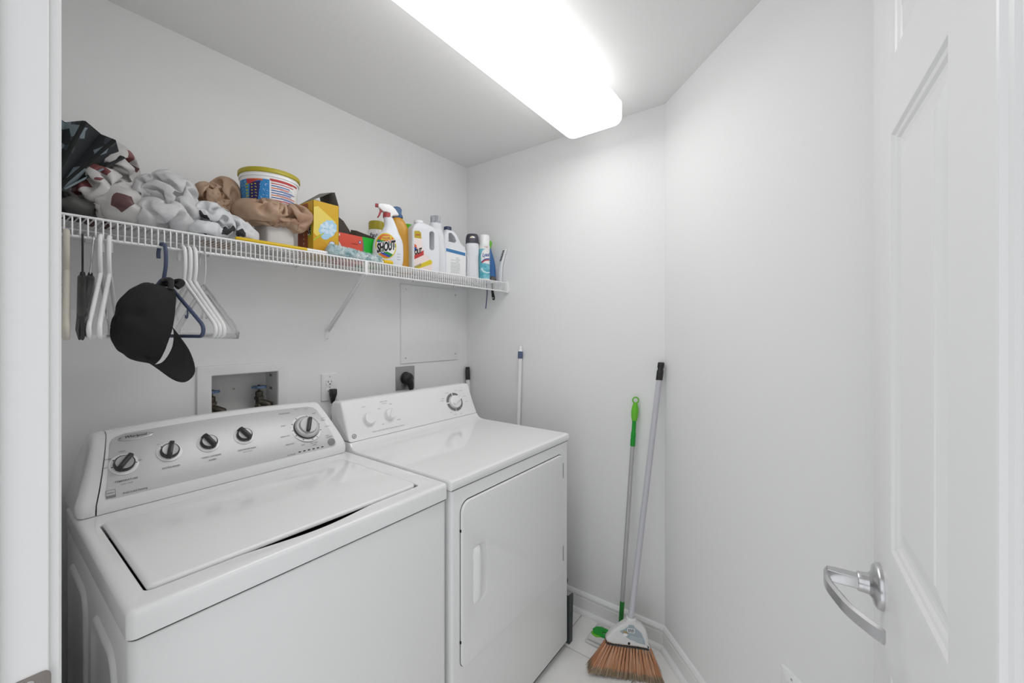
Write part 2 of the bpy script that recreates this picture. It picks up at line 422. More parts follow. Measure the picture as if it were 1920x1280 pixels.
# control console
WP = [(1.3535, .930), (1.364, .957), (1.384, .988), (1.411, 1.021), (1.437, 1.047), (1.465, 1.070)]
DP = [(1.368, .933), (1.3965, 1.0), (1.425, 1.067)]
def cr(P, t):
    n = len(P)-1; s = min(max(t*n, 0), n-1e-6); i = int(s); u = s-i
    p0 = P[max(i-1, 0)]; p1 = P[i]; p2 = P[i+1]; p3 = P[min(i+2, n)]
    return [.5*(2*b+(c-a)*u+(2*a-5*b+4*c-d)*u*u+(3*b-a-3*c+d)*u**3) for a, b, c, d in zip(p0, p1, p2, p3)]
def face(P, x, v, off=0, crown=None):
    y, z = cr(P, v); y2, z2 = cr(P, min(1, v+.01)); y1, z1 = cr(P, max(0, v-.01))
    t = Vector((0, y2-y1, z2-z1)).normalized(); n = Vector((0, -t.z, t.y))
    c = .010*(1-((x-.4855)/.30)**2)*(z-.92)/.15 if crown else 0
    return Vector((x, y, z+c))+n*off, t, n
def fmat(P, x, v, off=0, rot=0, crown=None):
    o, t, n = face(P, x, v, off, crown)
    return Matrix(((1, t.x, n.x, o.x), (0, t.y, n.y, o.y), (0, t.z, n.z, o.z), (0, 0, 0, 1))) @ Rm(rot, 'Z')
front = [(1.3555, .9065), (1.3535, .918)]+[tuple(cr(WP, k/10)) for k in range(0, 11)]
prof = front+[(1.474, 1.0755), (1.485, 1.078), (1.52, 1.075), (1.54, 1.062), (1.548, 1.03), (1.548, .9065)]
def console(s0, s1, n, r0, r1):
    R = []
    for k in range(n+1):
        s = s0+(s1-s0)*k/n
        d = 0
        if r0: d = max(d, .014*(1-sqrt(max(0, 1-(1-min(1, (s-s0)/.045))**2))))
        if r1: d = max(d, .014*(1-sqrt(max(0, 1-(1-min(1, (s1-s)/.045))**2))))
        ring = []
        for (y, z) in prof:
            hw = .336-.037*max(0, min(1, (z-.93)/.14))
            zz = z+(.010*(1-s*s)*(z-.92)/.15 if z > .92 else 0)
            cy, cz = 1.45, .97
            L = sqrt((y-cy)**2+(z-cz)**2); k_ = 1-d/L
            ring.append((.4855+s*hw, cy+(y-cy)*k_, max(.9062, cz+(zz-cz)*k_)))
        R.append(ring)
    return rings(R)
import itertools
# denser rings close to the rounded ends
def console2(s0, s1, r0, r1):
    S = [s0]
    for k in range(1, 9): S.append(s0+.045*(k/8)**2 if r0 else s0+(s1-s0)*k/60)
    m = 24; a = S[-1]; b = s1-(.045 if r1 else 0)
    for k in range(1, m): S.append(a+(b-a)*k/m)
    for k in range(8, -1, -1): S.append(s1-.045*(k/8)**2 if r1 else s1-(s1-a)*k/400)
    S = sorted(set(round(x, 5) for x in S)); R = []
    for s in S:
        d = 0
        if r0: d = max(d, .016*(1-sqrt(max(0, 1-(1-min(1, (s-s0)/.045))**2))))
        if r1: d = max(d, .016*(1-sqrt(max(0, 1-(1-min(1, (s1-s)/.045))**2))))
        ring = []
        for (y, z) in prof:
            hw = .336-.037*max(0, min(1, (z-.93)/.14)); zz = z+(.010*(1-s*s)*(z-.92)/.15 if z > .92 else 0)
            cy, cz = 1.46, .97; L = sqrt((y-cy)**2+(z-cz)**2); k_ = 1-d/L
            ring.append((.4855+s*hw, cy+(y-cy)*k_, max(.9062, cz+(zz-cz)*k_)))
        R.append(ring)
    return rings(R)
con = obj('console', console2(-.897, 1, False, True), PLW2, wm, sharp=50)
obj('end_cap', console2(-1, -.905, True, False), PLW2, wm, sharp=50)
# silver face panel following the console
rows_ = []; NV = 26
for k in range(NV+1):
    v = .07+(.955-.07)*k/NV; e0 = min(1, k/3.0); e1 = min(1, (NV-k)/4.0)
    c0 = .012*(1-sqrt(1-(1-e0)**2)); c1 = .028*(1-sqrt(1-(1-e1)**2))
    xl = .1965+(.2237-.1965)*v+max(c0, c1); xr = .787+(.752-.787)*v-max(c0, c1*.8)
    rows_.append([tuple(face(WP, xl+(xr-xl)*j/24, v, .0012, True)[0]) for j in range(25)])
v, f = rings(rows_, cap=False, cyc=False)
obj('face_panel', (v, f), SILV, con)
def knob(x, v, rot):
    M = fmat(WP, x, v, .0012, 0, True); k = obj('knob', G().add(lathe([(.0285, 0), (.0285, .0006), (.0265, .0016), (.022, .0012)], 40), M), PLW2, con)
    obj('knob_rim', G().add(lathe([(.0205, .001), (.0205, .010), (.0192, .012), (.017, .0112)], 40), M), DARK, k)
    obj('knob_face', G().add(lathe([(.0172, .009), (.0172, .0128), (.012, .0122), (.002, .0121)], 40), M), SILV2, k)
    Mr = M @ Rm(rot, 'Z')
    R = []
    for z_, hw, y0, y1 in ((.004, .0062, -.0225, .0255), (.018, .0052, -.021, .023), (.0235, .0038, -.017, .014), (.0245, .0022, -.015, .008)):
        R.append([(a, b, z_) for a, b in rrect(-hw, hw, y0, y1, .002, 3)])
    obj('pointer', G().add(rings(R), Mr), DARK, k, sharp=30)
for x, v, r in ((.238, .492, radians(-38)), (.3294, .53, radians(-16)), (.4183, .545, radians(24)), (.5097, .555, radians(26))): knob(x, v, r)
M = fmat(WP, .6965, .505, .0012, 0, True)
dl = obj('dial', G().add(lathe([(.051, 0), (.051, .0007), (.049, .0018), (.044, .0014)], 56), M), PLW2, con)
obj('dial_rim', G().add(lathe([(.0418, .001), (.0418, .006), (.041, .008), (.039, .008)], 56), M), DARK, dl)
obj('dial_skirt', G().add(lathe([(.0405, .004), (.0402, .012), (.038, .0145), (.030, .0165), (.0285, .0155)], 56), M), SILV2, dl, sharp=50)
obj('dial_face', G().add(lathe([(.0288, .012), (.0282, .020), (.0265, .022), (.002, .0215)], 48), M), SILV2, dl)
R = [[(a, b, z_) for a, b in rrect(-hw, hw, y0, y1, .003, 3)] for z_, hw, y0, y1 in ((.018, .0062, -.0275, .0285), (.032, .0052, -.026, .026), (.0335, .003, -.023, .020))]
obj('pointer', G().add(rings(R), M @ Rm(radians(-24), 'Z')), DARK, dl, sharp=30)
for a in (18, 48, 82, 112, -30, -62, -92, -118, -150, 172, 150):
    obj('tick_mark', G().add(box(-.0012, .0012, .0445, .0485, 0, .0003), M @ T((0, 0, .0019)) @ Rm(radians(-a), 'Z')), INKD, dl)
for (x, v), angs in (((.238, .492), (-100, -52, -12, 95)), ((.3294, .53), (-40,))):
    for a in angs: obj('tick_mark', G().add(box(-.001, .001, .0215, .0245, 0, .0003), fmat(WP, x, v, .0035, 0, True) @ Rm(radians(-a), 'Z')), INKD, con)
obj('button', G().add(lathe([(.0125, 0), (.0125, .0015), (.011, .0024), (.001, .0026)], 32), fmat(WP, .7656, .17, .0012, 0, True)), mat('grey_button', '#8f8f8f', .4), con)
for k in range(6):
    x = .6547+(.7312-.6547)*k/5
    obj('indicator', G().add(box(-.0036, .0036, -.0016, .0016, 0, .0008, .0004), fmat(WP, x, .112, .0012, 0, True)), INKD, con)
# oval badge
M = fmat(WP, .271, .868, .0012, radians(2), True)
bd = obj('badge', G().add(slab(ell(0, 0, .035, .0105, 40), 0, .0022, .0018), M), CHR, con)
obj('badge_face', G().add(slab(ell(0, 0, .0315, .0082, 40), .0018, .0025, .0003), M), SILV2, bd)
def lettering(s, P, x, v, w=None, h=None, m=INK, parent=None, bold=0, shear=0, rot=0, cw=True, off=.0031):
    return obj('lettering', G().add(textgeo(s, w, h, bold, shear), fmat(P, x, v, off, rot, cw)), m, parent, flat=True)
lettering('Whirlpool', WP, .271, .868, .044, .0095, INKD, bd, .02, .3, radians(2), off=.004)
for a in ((('TEMPERATURE'), .238, .285, .0425, .0042), ('wash / rinse', .238, .24, .022, .0025), ('EXTRA RINSE', .3267, .325, .037, .0042), ('FABRIC SOFTENER', .4183, .352, .046, .0042),
          ('ADDED', .4183, .300, .019, .0042), ('DEEP WATER WASH', .508, .350, .048, .0042), ('Rinse Only', .508, .31, .024, .003), ('Normal Cycles', .645, .85, .034, .0062), ('Auto-Load Sensing', .252, .110, .046, .0062),
          ('Est. Time Left', .628, .100, .024, .0036), ('HEAVY', .690, .905, .014, .003), ('LIGHT', .722, .895, .013, .003), ('RINSE', .7405, .78, .012, .003), ('CASUAL', .7625, .64, .015, .003), ('WRINKLE', .7625, .60, .015, .003),
          ('DELICATE', .768, .475, .017, .003), ('HAND', .7565, .31, .012, .003), ('WASH', .7565, .27, .012, .003), ('START', .768, .28, .011, .003), ('SPIN', .669, .225, .011, .003), ('CLEAN WASHER', .706, .225, .025, .003),
          ('cycle', .706, .18, .012, .0045), ('DRAIN & SPIN', .6225, .43, .028, .0034), ('RINSE & SPIN', .630, .285, .025, .0034), ('SOAK', .6265, .60, .014, .0034), ('HOT', .204, .49, .009, .0032), ('WARM', .210, .59, .012, .0032),
          ('COLD', .238, .665, .012, .0032), ('COOL', .268, .50, .009, .0032), ('ON', .309, .66, .005, .0032)):
    lettering(a[0], WP, a[1], a[2], a[3], a[4], INK, con, .012)
M = fmat(WP, .2085, .145, .0012, 0, True)
obj('rating_mark', G().add(slab(rrect(-.0085, .0085, -.0095, .0095, .001, 2), 0, .0005, 0, hole=rrect(-.0077, .0077, -.0035, .0087, .0005, 2)), M), mat('mark_grey', '#8a8a8a', .5), con)
obj('mark_line', G().add(box(-.006, .006, .0015, .0028, 0, .0005), M), INK, con)

# ================================================================= DRYER
dr = thing('clothes_dryer', 'white front-load clothes dryer with white knobs, right of the washing machine', 'dryer', (0, 0, 0))
obj('cabinet', box(.8425, 1.531, .846, 1.50, .025, .8755, .006, .010), CABW, dr)
obj('plinth', box(.86, 1.515, .862, 1.49, 0, .03), GAPG, dr)
obj('seam', box(.8435, 1.530, .847, 1.49, .8745, .879), GAPG, dr)
# top with its sweep up to the console
tp = [(.8445, .878), (.841, .886), (.8405, .896), (.843, .9025), (.849, .9055), (.86, .906), (1.30, .906), (1.325, .9068), (1.345, .911), (1.358, .920), (1.3665, .931), (1.372, .931), (1.50, .931), (1.50, .878)]
R = []
for x, d in ((.838, .006), (.8388, .0025), (.8415, 0), (.8465, 0), (1.530, 0), (1.535, 0), (1.5375, .0025), (1.5385, .006)):
    R.append([(x, min(max(y, .8405+d), 1.5), min(z, z-d if z > .9 else z)) for y, z in tp])
obj('top_panel', rings([r for r in R]), ENAMEL, dr, sharp=40)
# console
cp = [(1.3675, .9325)]+[tuple(cr(DP, k/6)) for k in range(7)]+[(1.4285, 1.0725), (1.436, 1.075), (1.480, 1.073), (1.492, 1.066), (1.497, 1.05), (1.497, .9325)]
R = []
for x, d in ((.8395, .011), (.8405, .005), (.8435, .0015), (.848, 0), (.87, 0), (1.19, 0), (1.50, 0), (1.528, 0), (1.533, .0015), (1.5365, .005), (1.5375, .011)):
    r = []
    for y, z in cp:
        L = sqrt((y-1.43)**2+(z-.99)**2); k_ = 1-d/L; r.append((x, 1.43+(y-1.43)*k_, max(.9315, .99+(z-.99)*k_)))
    R.append(r)
dc = obj('console', rings(R), PLW2, dr, sharp=40)
def dknob(x, v, r, fin, rot):
    M = fmat(DP, x, v, .0003)
    k = obj('knob', G().add(lathe([(r*1.12, 0), (r*1.12, .0015), (r*1.02, .003), (r*.98, .013), (r*.92, .016), (r*.3, .0165)], 40), M), PLW2, dc, sharp=40)
    if fin:
        Rr = [[(a, b, z_) for a, b in rrect(-hw, hw, -r*.9, y1, .0015, 3)] for z_, hw, y1 in ((.010, .0055, r*1.02), (.021, .0042, r*.95), (.0225, .003, r*.85))]
        obj('pointer', G().add(rings(Rr), M @ Rm(rot, 'Z')), PLW2, k, sharp=30)
dknob(.939, .50, .0235, False, 0); dknob(1.034, .515, .0215, True, radians(-30))
DLG = mat('dial_band_grey', '#7c7c7c', .5)
M = fmat(DP, 1.4085, .50, .0003) @ Matrix.Diagonal((1.22, 1.06, 1, 1))
dd = obj('dial', G().add(lathe([(.045, 0), (.045, .0008), (.001, .001)], 48), M), PLW2, dc)
def arcband(r0, r1, a0, a1, z=.0013, n=None):
    n = n or max(2, int(abs(a1-a0)/6)); v = []; f = []
    for k in range(n+1):
        a = radians(a0+(a1-a0)*k/n); v += [(r0*cos(a), r0*sin(a), z), (r1*cos(a), r1*sin(a), z)]
    for k in range(n): f.append((2*k, 2*k+1, 2*k+3, 2*k+2))
    return v, f
for a0, a1 in ((-50, 18), (48, 92), (98, 175), (185, 262), (266, 308)):
    obj('dial_band', G().add(arcband(.030, .0425, a0, a1), M), DLG, dd, flat=True)
obj('dial_knob', G().add(lathe([(.0285, .001), (.028, .012), (.024, .015), (.002, .0155)], 40), M), PLW2, dd, sharp=40)
Rr = [[(a, b, z_) for a, b in rrect(-hw, hw, -.022, .035, .002, 3)] for z_, hw in ((.012, .0065), (.024, .005), (.0255, .0035))]
obj('pointer', G().add(rings(Rr), M @ Rm(radians(-62), 'Z')), PLW2, dd, sharp=30)
for s, x, v, w, h in (('START', .9286, .80, .017, .0035), ('FABRIC CARE', 1.022, .86, .034, .0042), ('CYCLE SIGNAL', 1.022, .80, .024, .003), ('LOW', .994, .69, .013, .004), ('HIGH', 1.052, .76, .013, .004), ('OFF', .995, .30, .010, .004), ('MEDIUM', 1.073, .33, .016, .0035),
                      ('HEAVY DUTY ELECTRIC DRYER SUPER CAPACITY', 1.018, .165, .155, .0036), ('TIMED', 1.340, .66, .016, .0032), ('NORMAL', 1.332, .60, .020, .0032), ('AUTOMATIC', 1.375, .80, .022, .0032), ('COTTONS', 1.437, .84, .020, .0032), ('EASY CARE', 1.470, .80, .022, .0032),
                      ('DELICATES', 1.484, .62, .020, .0032), ('COOL DOWN', 1.488, .44, .020, .0032), ('MORE DRY', 1.37, .22, .016, .003), ('LESS DRY', 1.392, .13, .018, .003), ('DAMP', 1.43, .12, .012, .003)):
    lettering(s, DP, x, v, w, h, mat('pale_ink', '#9c9c9c', .6), dc, .01, cw=False, off=.0012)
M = fmat(DP, .863, .165, .0006)
em = obj('emblem', G().add(slab(ell(0, 0, .0085, .0085, 32), 0, .0006, 0, hole=ell(0, 0, .0068, .0068, 32)), M), INK, dc)
obj('lettering', G().add(textgeo('GE', .0085, .0065, .02, .2), M @ T((0, 0, .0007))), INK, em, flat=True)
# door: front plane faces -Y
Mfr = FY(0, .846, 0)
Mdo = Matrix(((1, 0, 0, 0), (0, 0, -1, .846), (0, 1, 0, 0), (0, 0, 0, 1)))
dpz = rrect(.8775, 1.478, .338, .832, (.022, .004, .024, .034), 7)
obj('door_gap', G().add(slab(rrect(.8755, 1.4795, .3365, .8345, (.024, .004, .025, .036), 7), -.001, .0006), Mdo), GAP, dr)
hr = rrect(.924, .990, .503, .680, (.030, .024, .024, .030), 7)
do = obj('door', G().add(slab(dpz, .0005, .0085, .004, hole=hr, hb=.0035), Mdo), CABW, dr, sharp=40)
# pull: rounded grip on the left half and a scooped hollow on the right
v = []; f = []; nx, ny = 18, 30
for j in range(ny+1):
    for i in range(nx+1):
        a = i/nx; b = j/ny; x = .924+.066*a; z = .503+.177*b
        ex = max(0, 1-((b-.5)/.5)**6)
        h_ = (.018*sin(pi*min(1, a/.52))**.6 if a < .52 else -.0042*sin(pi*(a-.52)/.48)**.7)*(max(0, 1-abs((b-.5)/.5)**5))**.6+.0052
        v.append((x, z, h_))
for j in range(ny):
    for i in range(nx):
        a = j*(nx+1)+i; f.append((a, a+1, a+nx+2, a+nx+1))
obj('door_pull', G().add((v, f), Mdo), CABW, do, sharp=70)
for z0 in (.728, .383):
    hg = obj('hinge', G().add(box(1.4875, 1.4925, z0, z0+.062, 0, .0012), Mdo), GAPG, dr)
for z0 in (.745, .415): obj('catch', G().add(box(.8745, .878, z0, z0+.007, 0, .0045), Mdo), GAP, dr)

# ================================================================= ON THE BACK WALL
lb = thing('laundry_box', 'recessed white washer connection box in the wall above the washing machine', 'utility box', (0, 0, 0))
MB = FY(0, YB, 0)
def wallM(y=YB): return Matrix(((1, 0, 0, 0), (0, 0, -1, y), (0, 1, 0, 0), (0, 0, 0, 1)))
MW = wallM()
obj('frame', G().add(slab(rrect(.4575, .7505, .89, 1.2225, .004, 3), 0, .009, .004, hole=rrect(.500, .712, .932, 1.188, .002, 2)), MW), PLW, lb)
g = G()
for b in ((bx0, bx1, YB+.095, YB+.099, bz0, bz1), (bx0, bx0+.003, YB-.002, YB+.099, bz0, bz1), (bx1-.003, bx1, YB-.002, YB+.099, bz0, bz1), (bx0, bx1, YB-.002, YB+.099, bz0, bz0+.003), (bx0, bx1, YB-.002, YB+.099, bz1-.003, bz1)): g.add(box(*b))
obj('box_shell', g, mat('box_plastic', (.72, .72, .71), .5), lb)
obj('knockout', G().add(slab(ell(.600, 1.125, .004, .004, 12), 0, .001), wallM(YB+.095)), mat('knockout_tan', '#b5b0a4', .6), lb)
# side-wall knockouts
for z_ in (1.165, 1.115): obj('knockout', box(bx1-.0045, bx1-.003, YB+.04, YB+.06, z_, z_+.010), mat('knockout_grey', '#8c8982', .6), lb)
def valve(x, y, z):
    Mv = T((x, y, z))
    t = obj('water_valve', G().add(lathe([(.010, -.11), (.010, -.085), (.016, -.084), (.016, -.070), (.0125, -.066), (.0125, -.048), (.017, -.046), (.017, -.036), (.012, -.034)], 6)).add(lathe([(.013, -.034), (.013, -.018), (.009, -.016), (.0045, -.014), (.0045, 0)], 10)).add(tube([(0, 0, -.055), (.012, -.010, -.060), (.026, -.022, -.068), (.030, -.026, -.09)], [.011, .012, .0135, .013], 12)), BRASS, lb, M=Mv)
    P = [((.0235+.0030*cos(6*a))*cos(a), (.0235+.0030*cos(6*a))*sin(a)) for a in [2*pi*k/48 for k in range(48)]]
    hs = [ell(.0145*cos(a), .0145*sin(a), .0042, .0042, 10) for a in [2*pi*k/6 for k in range(6)]]
    obj('handle', slab(P, -.004, .004, .002, hole=hs, hb=0), BLUEH, t, sharp=50)
    obj('nut', lathe([(.005, .003), (.005, .008), (.003, .009)], 6), BRASS, t)
    obj('supply_hose', tube(smoothpath([(.030, -.026, -.09), (.030, -.030, -.12), (.026, -.030, -.16), (.024, -.028, -.19)], 5), .0095, 10), mat('grey_hose', '#5b5b58', .6), t)
valve(.5165, 1.705, 1.127); valve(.6700, 1.705, 1.128)
# duplex outlet with the washer plug
ot = thing('wall_outlet', 'white double wall outlet behind the gap between washer and dryer', 'outlet', (.9195, YB, 1.105))
MO = Matrix(((1, 0, 0, 0), (0, 0, -1, 0), (0, 1, 0, 0), (0, 0, 0, 1)))
obj('cover_plate', G().add(slab(rrect(-.035, .035, -.057, .057, .004, 4), 0, .006, .003), MO), PLW, ot)
for zc in (.020, -.020):
    rc = obj('receptacle', G().add(slab(rrect(-.0165, .0165, zc-.014, zc+.014, .007, 4), .005, .0075, .0005), MO), PLW, ot)
    g = G().add(slab(rrect(-.0075, -.0058, zc-.001, zc+.008, 0), .0075, .0079), MO).add(slab(rrect(.0058, .0075, zc-.001, zc+.007, 0), .0075, .0079), MO).add(slab(ell(0, zc-.007, .0028, .0028, 12), .0075, .0079), MO).add(slab(rrect(-.0115, -.0078, zc+.0025, zc+.0042, 0), .0075, .0079), MO)
    obj('slot', g, GAP, rc)
obj('screw', G().add(lathe([(.0032, .005), (.0032, .007), (.001, .0075)], 12), MO), CHR, ot)
obj('screw', G().add(lathe([(.0032, .005), (.0032, .007), (.001, .0075)], 12), MO @ T((0, .044, 0))), CHR, ot)
pc = thing('power_cord', 'black plug and cord hanging from the white outlet', 'power cord', (.9265, YB-.008, 1.085))
R = []
for z_, w, d in ((.012, .0115, .020), (.008, .0125, .024), (-.010, .0122, .024), (-.026, .0085, .020), (-.038, .0065, .016), (-.048, .0055, .013)):
    R.append([(x, -.0005-d/2+y, z_) for x, y in rrect(-w, w, -d/2, d/2, .004, 3)])
obj('plug', rings(R[::-1]), BLK, pc, sharp=50)
obj('cord', tube(smoothpath([(0, -.0075, -.043), (-.001, -.010, -.08), (-.008, -.018, -.13), (-.006, -.05, -.25), (0, -.06, -.5)], 6), .0042, 10), BLK, pc)
# dryer outlet
o2 = thing('dryer_outlet', 'square steel outlet plate with a large round receptacle above the dryer', 'outlet', (1.317, YB, 1.107))
obj('cover_plate', G().add(slab(rrect(-.058, .058, -.058, .058, .003, 3), 0, .0045, .002), MO), STEEL, o2)
for a, b in ((-.03, .03), (.03, .03), (-.03, -.03), (.03, -.03)): obj('screw', G().add(lathe([(.003, .004), (.003, .0058), (.001, .006)], 10), MO @ T((a, b, 0))), CHR, o2)
obj('receptacle', G().add(lathe([(.031, .004), (.031, .006), (.029, .007), (.002, .007)], 32), MO), BLK, o2)
p2 = thing('power_cord', 'thick black round plug and cord on the steel dryer outlet', 'power cord', (1.322, YB-.0075, 1.103))
obj('plug', G().add(lathe([(.030, 0), (.031, .006), (.029, .018), (.024, .024), (.012, .026)], 32), MO).add(tube([(0, -.012, 0), (.008, -.020, -.030), (.010, -.022, -.052)], [.022, .016, .0115], 16)), BLK, p2, sharp=45)
obj('cord', tube(smoothpath([(.010, -.022, -.050), (.011, -.024, -.08), (.010, -.040, -.16), (0, -.055, -.4)], 6), .0095, 12), BLK, p2)
# access panel
ap = thing('access_panel', 'painted square access panel screwed to the wall right of the shelf brace', 'access panel', (1.4885, YB, 1.378))
obj('panel_board', G().add(slab(rrect(-.2005, .2005, -.1985, .1975, .003, 2), 0, .006, .0015), MO), WALL, ap)
for a, b in ((-.172, .172), (.178, .168), (-.172, -.172), (.178, -.166)): obj('screw', G().add(lathe([(.0042, .005), (.0042, .0072), (.001, .008)], 12), MO @ T((a, b, 0))), CHR, ap)
# low outlet on the angled wall
Wd = Vector((-q, -q, 0)); Wn = Vector((-q, q, 0))
P0 = Vector((1.3290, .0730, 0))+Wd*.037
lo = thing('wall_outlet', 'white outlet low on the right wall, cut off by the photo edge', 'outlet', (P0.x, P0.y, .380))
ML = Matrix(((Wd.x, 0, Wn.x, 0), (Wd.y, 0, Wn.y, 0), (0, 1, 0, 0), (0, 0, 0, 1)))
obj('cover_plate', G().add(mirror(slab(rrect(-.036, .036, -.058, .058, .003, 3), 0, .0065, .003)), ML), PLW2, lo)
for zc in (.020, -.020):
    rc = obj('receptacle', G().add(mirror(slab(rrect(-.0165, .0165, zc-.014, zc+.014, .007, 4), .005, .0078, .0005)), ML), PLW, lo)
    g = G()
    for P in (rrect(-.0075, -.0058, zc-.001, zc+.008, 0), rrect(.0058, .0075, zc-.001, zc+.007, 0), ell(0, zc-.007, .0028, .0028, 12)): g.add(mirror(slab(P, .0078, .0082)), ML)
    obj('slot', g, GAP, rc)
obj('screw', G().add(lathe([(.0032, .005), (.0032, .007), (.001, .0075)], 12), ML @ T((0, .044, 0))), CHR, lo)

# ================================================================= WIRE SHELF
SZ = 1.6065                                     # top of the deck wires
ws = thing('wire_shelf', 'long white wire shelf across the back wall above the washer and dryer', 'shelf', (0, 0, 0))
obj('front_rod', tube([(.062, 1.3505, 1.6035), (1.762, 1.3505, 1.6035)], .003, 8), WIRE, ws)
obj('hang_rod', tube([(.062, 1.3505, 1.5565), (1.762, 1.3505, 1.5565)], .0033, 8), WIRE, ws)
obj('deck_rod', tube([(.062, 1.505, 1.5995), (1.762, 1.505, 1.5995)], .003, 8), WIRE, ws)
obj('back_rod', tube([(.062, 1.642, 1.5995), (1.762, 1.642, 1.5995)], .003, 8), WIRE, ws)
wv, wf = tube([(0, 1.648, 1.6042), (0, 1.358, 1.6042), (0, 1.3502, 1.601), (0, 1.3475, 1.594), (0, 1.3475, 1.5565)], .0016, 5)
w0 = obj('wire', (wv, wf), WIRE, ws, sharp=60); w0.location.x = .1565-7*.0125
for k in range(-6, 128):
    w = w0.copy(); COL.objects.link(w); w.parent = ws; w.location.x = .1565+k*.0125
# diagonal brace with its foot
A = Vector((.896, 1.356, 1.556)); Bq = Vector((.911, 1.6475, 1.338))
d_ = (Bq-A).normalized(); sd = Vector((1, 0, 0)); up_ = sd.cross(d_)
def beam(A, B, prof2, sd, up): return rings([[tuple(P+sd*a+up*b) for a, b in prof2] for P in (A, B)])
br = obj('brace', beam(A, Bq, [(-.008, .006), (-.008, -.003), (-.0065, -.003), (-.0065, .0045), (.0065, .0045), (.0065, -.003), (.008, -.003), (.008, .006)][::-1], sd, up_), WIRE, ws, sharp=20)
obj('foot', G().add(slab(rrect(-.010, .010, -.022, .030, .003, 3), 0, .0025, .001), Matrix(((1, 0, 0, .911), (0, 0, -1, YB), (0, 1, 0, 1.322), (0, 0, 0, 1)))), WIRE, br)
obj('screw', G().add(lathe([(.004, 0), (.004, .0035), (.002, .0045)], 10), Matrix(((1, 0, 0, .911), (0, 0, -1, YB), (0, 1, 0, 1.309), (0, 0, 0, 1)))), CHR, br)
obj('hook', box(.890, .902, 1.3465, 1.3555, 1.552, 1.606, .001), WIRE, br)
# bracket on the end wall, wall clips at the back
eb = obj('end_bracket', box(1.755, 1.7675, 1.338, 1.366, 1.548, 1.612, .002), WIRE, ws)
for z_ in (1.553, 1.6075):
    obj('screw', G().add(lathe([(.0025, 0), (.0025, .0015), (.001, .002)], 8), Matrix(((0, 0, 1, 1.7605), (1, 0, 0, 1.3375), (0, 1, 0, z_), (0, 0, 0, 1))) @ Rm(pi/2, 'X')), STEEL, eb)
obj('end_bracket', box(.056, .066, 1.338, 1.366, 1.548, 1.612, .002), WIRE, ws)
for k in range(6): obj('wall_clip', box(.2+k*.29, .212+k*.29, 1.636, YB-.0005, 1.590, 1.606, .002), WIRE, ws)

# ================================================================= CLOTHES HANGERS
HZ = 1.5598
def tubular(name, label, m, x, rot=0, y=1.3505, group=None, tilt=0, hooklet=True, r=.0043):
    t = thing(name, label, 'hanger', (x, y, HZ+.0004), 0, group)
    t.rotation_euler = (0, tilt, rot)
    hk = smoothpath([(0, .027, -.030), (0, .027, -.014), (0, .018, .002), (0, .004, .0055), (0, -.007, -.001), (0, -.012, -.018), (0, -.012, -.050), (0, -.006, -.072), (0, 0, -.088)], 5)
    hk = [p+Vector((0, -.005, 0)) for p in hk]
    obj('hook', tube(hk, [r]*len(hk), 10), m, t, sharp=60)
    fr = smoothpath([(0, -.005, -.086), (0, -.035, -.104), (0, -.10, -.145), (0, -.165, -.186), (0, -.192, -.205), (0, -.197, -.220), (0, -.187, -.231), (0, -.15, -.232), (0, 0, -.232),
                     (0, .15, -.232), (0, .187, -.231), (0, .197, -.220), (0, .192, -.205), (0, .165, -.186), (0, .10, -.145), (0, .035, -.104)], 4, cyc=True)
    fo = obj('frame', tube(fr, r, 10, cyc=True), m, t, sharp=60)
    if hooklet:
        for s in (-1, 1):
            hk2 = smoothpath([(0, s*.125, -.160), (0, s*.125, -.182), (0, s*.121, -.188), (0, s*.116, -.186), (0, s*.116, -.180)], 4)
            obj('strap_hook', tube(hk2, .0016, 6), m, t)
    return t
hw_ = mat('hanger_white', (.85, .85, .85), .3)
tubular('clothes_hanger', 'white plastic hanger just right of the two black hangers, seen edge-on', hw_, .1905, radians(-13))
tubular('clothes_hanger', 'white plastic hanger left of the black cap, second of the edge-on pair', hw_, .2055, radians(-13))
tubular('clothes_hanger', 'dark blue plastic hanger from which the black cap hangs', NAVY, .3035, radians(9))
tubular('clothes_hanger', 'white plastic hanger nearest the dark blue hanger, first of three close together', hw_, .345, radians(4))
tubular('clothes_hanger', 'white plastic hanger in the middle of the three right of the dark blue one', hw_, .357, radians(3))
tubular('clothes_hanger', 'white plastic hanger third of the close trio, beside the clear one', hw_, .369, radians(2))
# black contoured hangers with wire hooks
def contoured(label, m, hm, x, rot, tilt=0, w=.0085, z0=-.085):
    t = thing('clothes_hanger', label, 'hanger', (x, 1.3505, HZ-.0025)); t.rotation_euler = (0, tilt, rot)
    hk = smoothpath([(0, .030, -.022), (0, .024, -.004), (0, .010, .0055), (0, -.004, .004), (0, -.011, -.010), (0, -.009, -.040), (0, -.002, -.062), (0, 0, z0-.002)], 5)
    hk = [p+Vector((0, -.002, 0)) for p in hk]
    obj('hook', tube(hk, .0019, 8), hm, t, sharp=60)
    R = []
    for y in [-.195+.39*k/26 for k in range(27)]:
        a = abs(y)/.195; zc = z0-.018-.098*a**1.25; hh = .012+.012*(1-a)+(.010 if a > .8 else 0)*((a-.8)/.2)
        e = .35 if a > .99 else 1
        R.append([(px_*e, y, zc+pz_) for px_, pz_ in rrect(-w, w, -hh*1.0-.012*a, hh*.7, w*.9, 3)])
    bd_ = obj('body', rings(R), m, t, sharp=50)
    obj('neck', G().add(lathe([(w*.55, z0-.02), (w*.6, z0-.004), (w*.45, z0+.004), (.002, z0+.005)], 14)), m, t)
    obj('bar', tube([(0, -.17, z0-.125), (0, .17, z0-.125)], .0025, 8), m, t)
    return t
blh = mat('hanger_black', '#2b2b2b', .3)
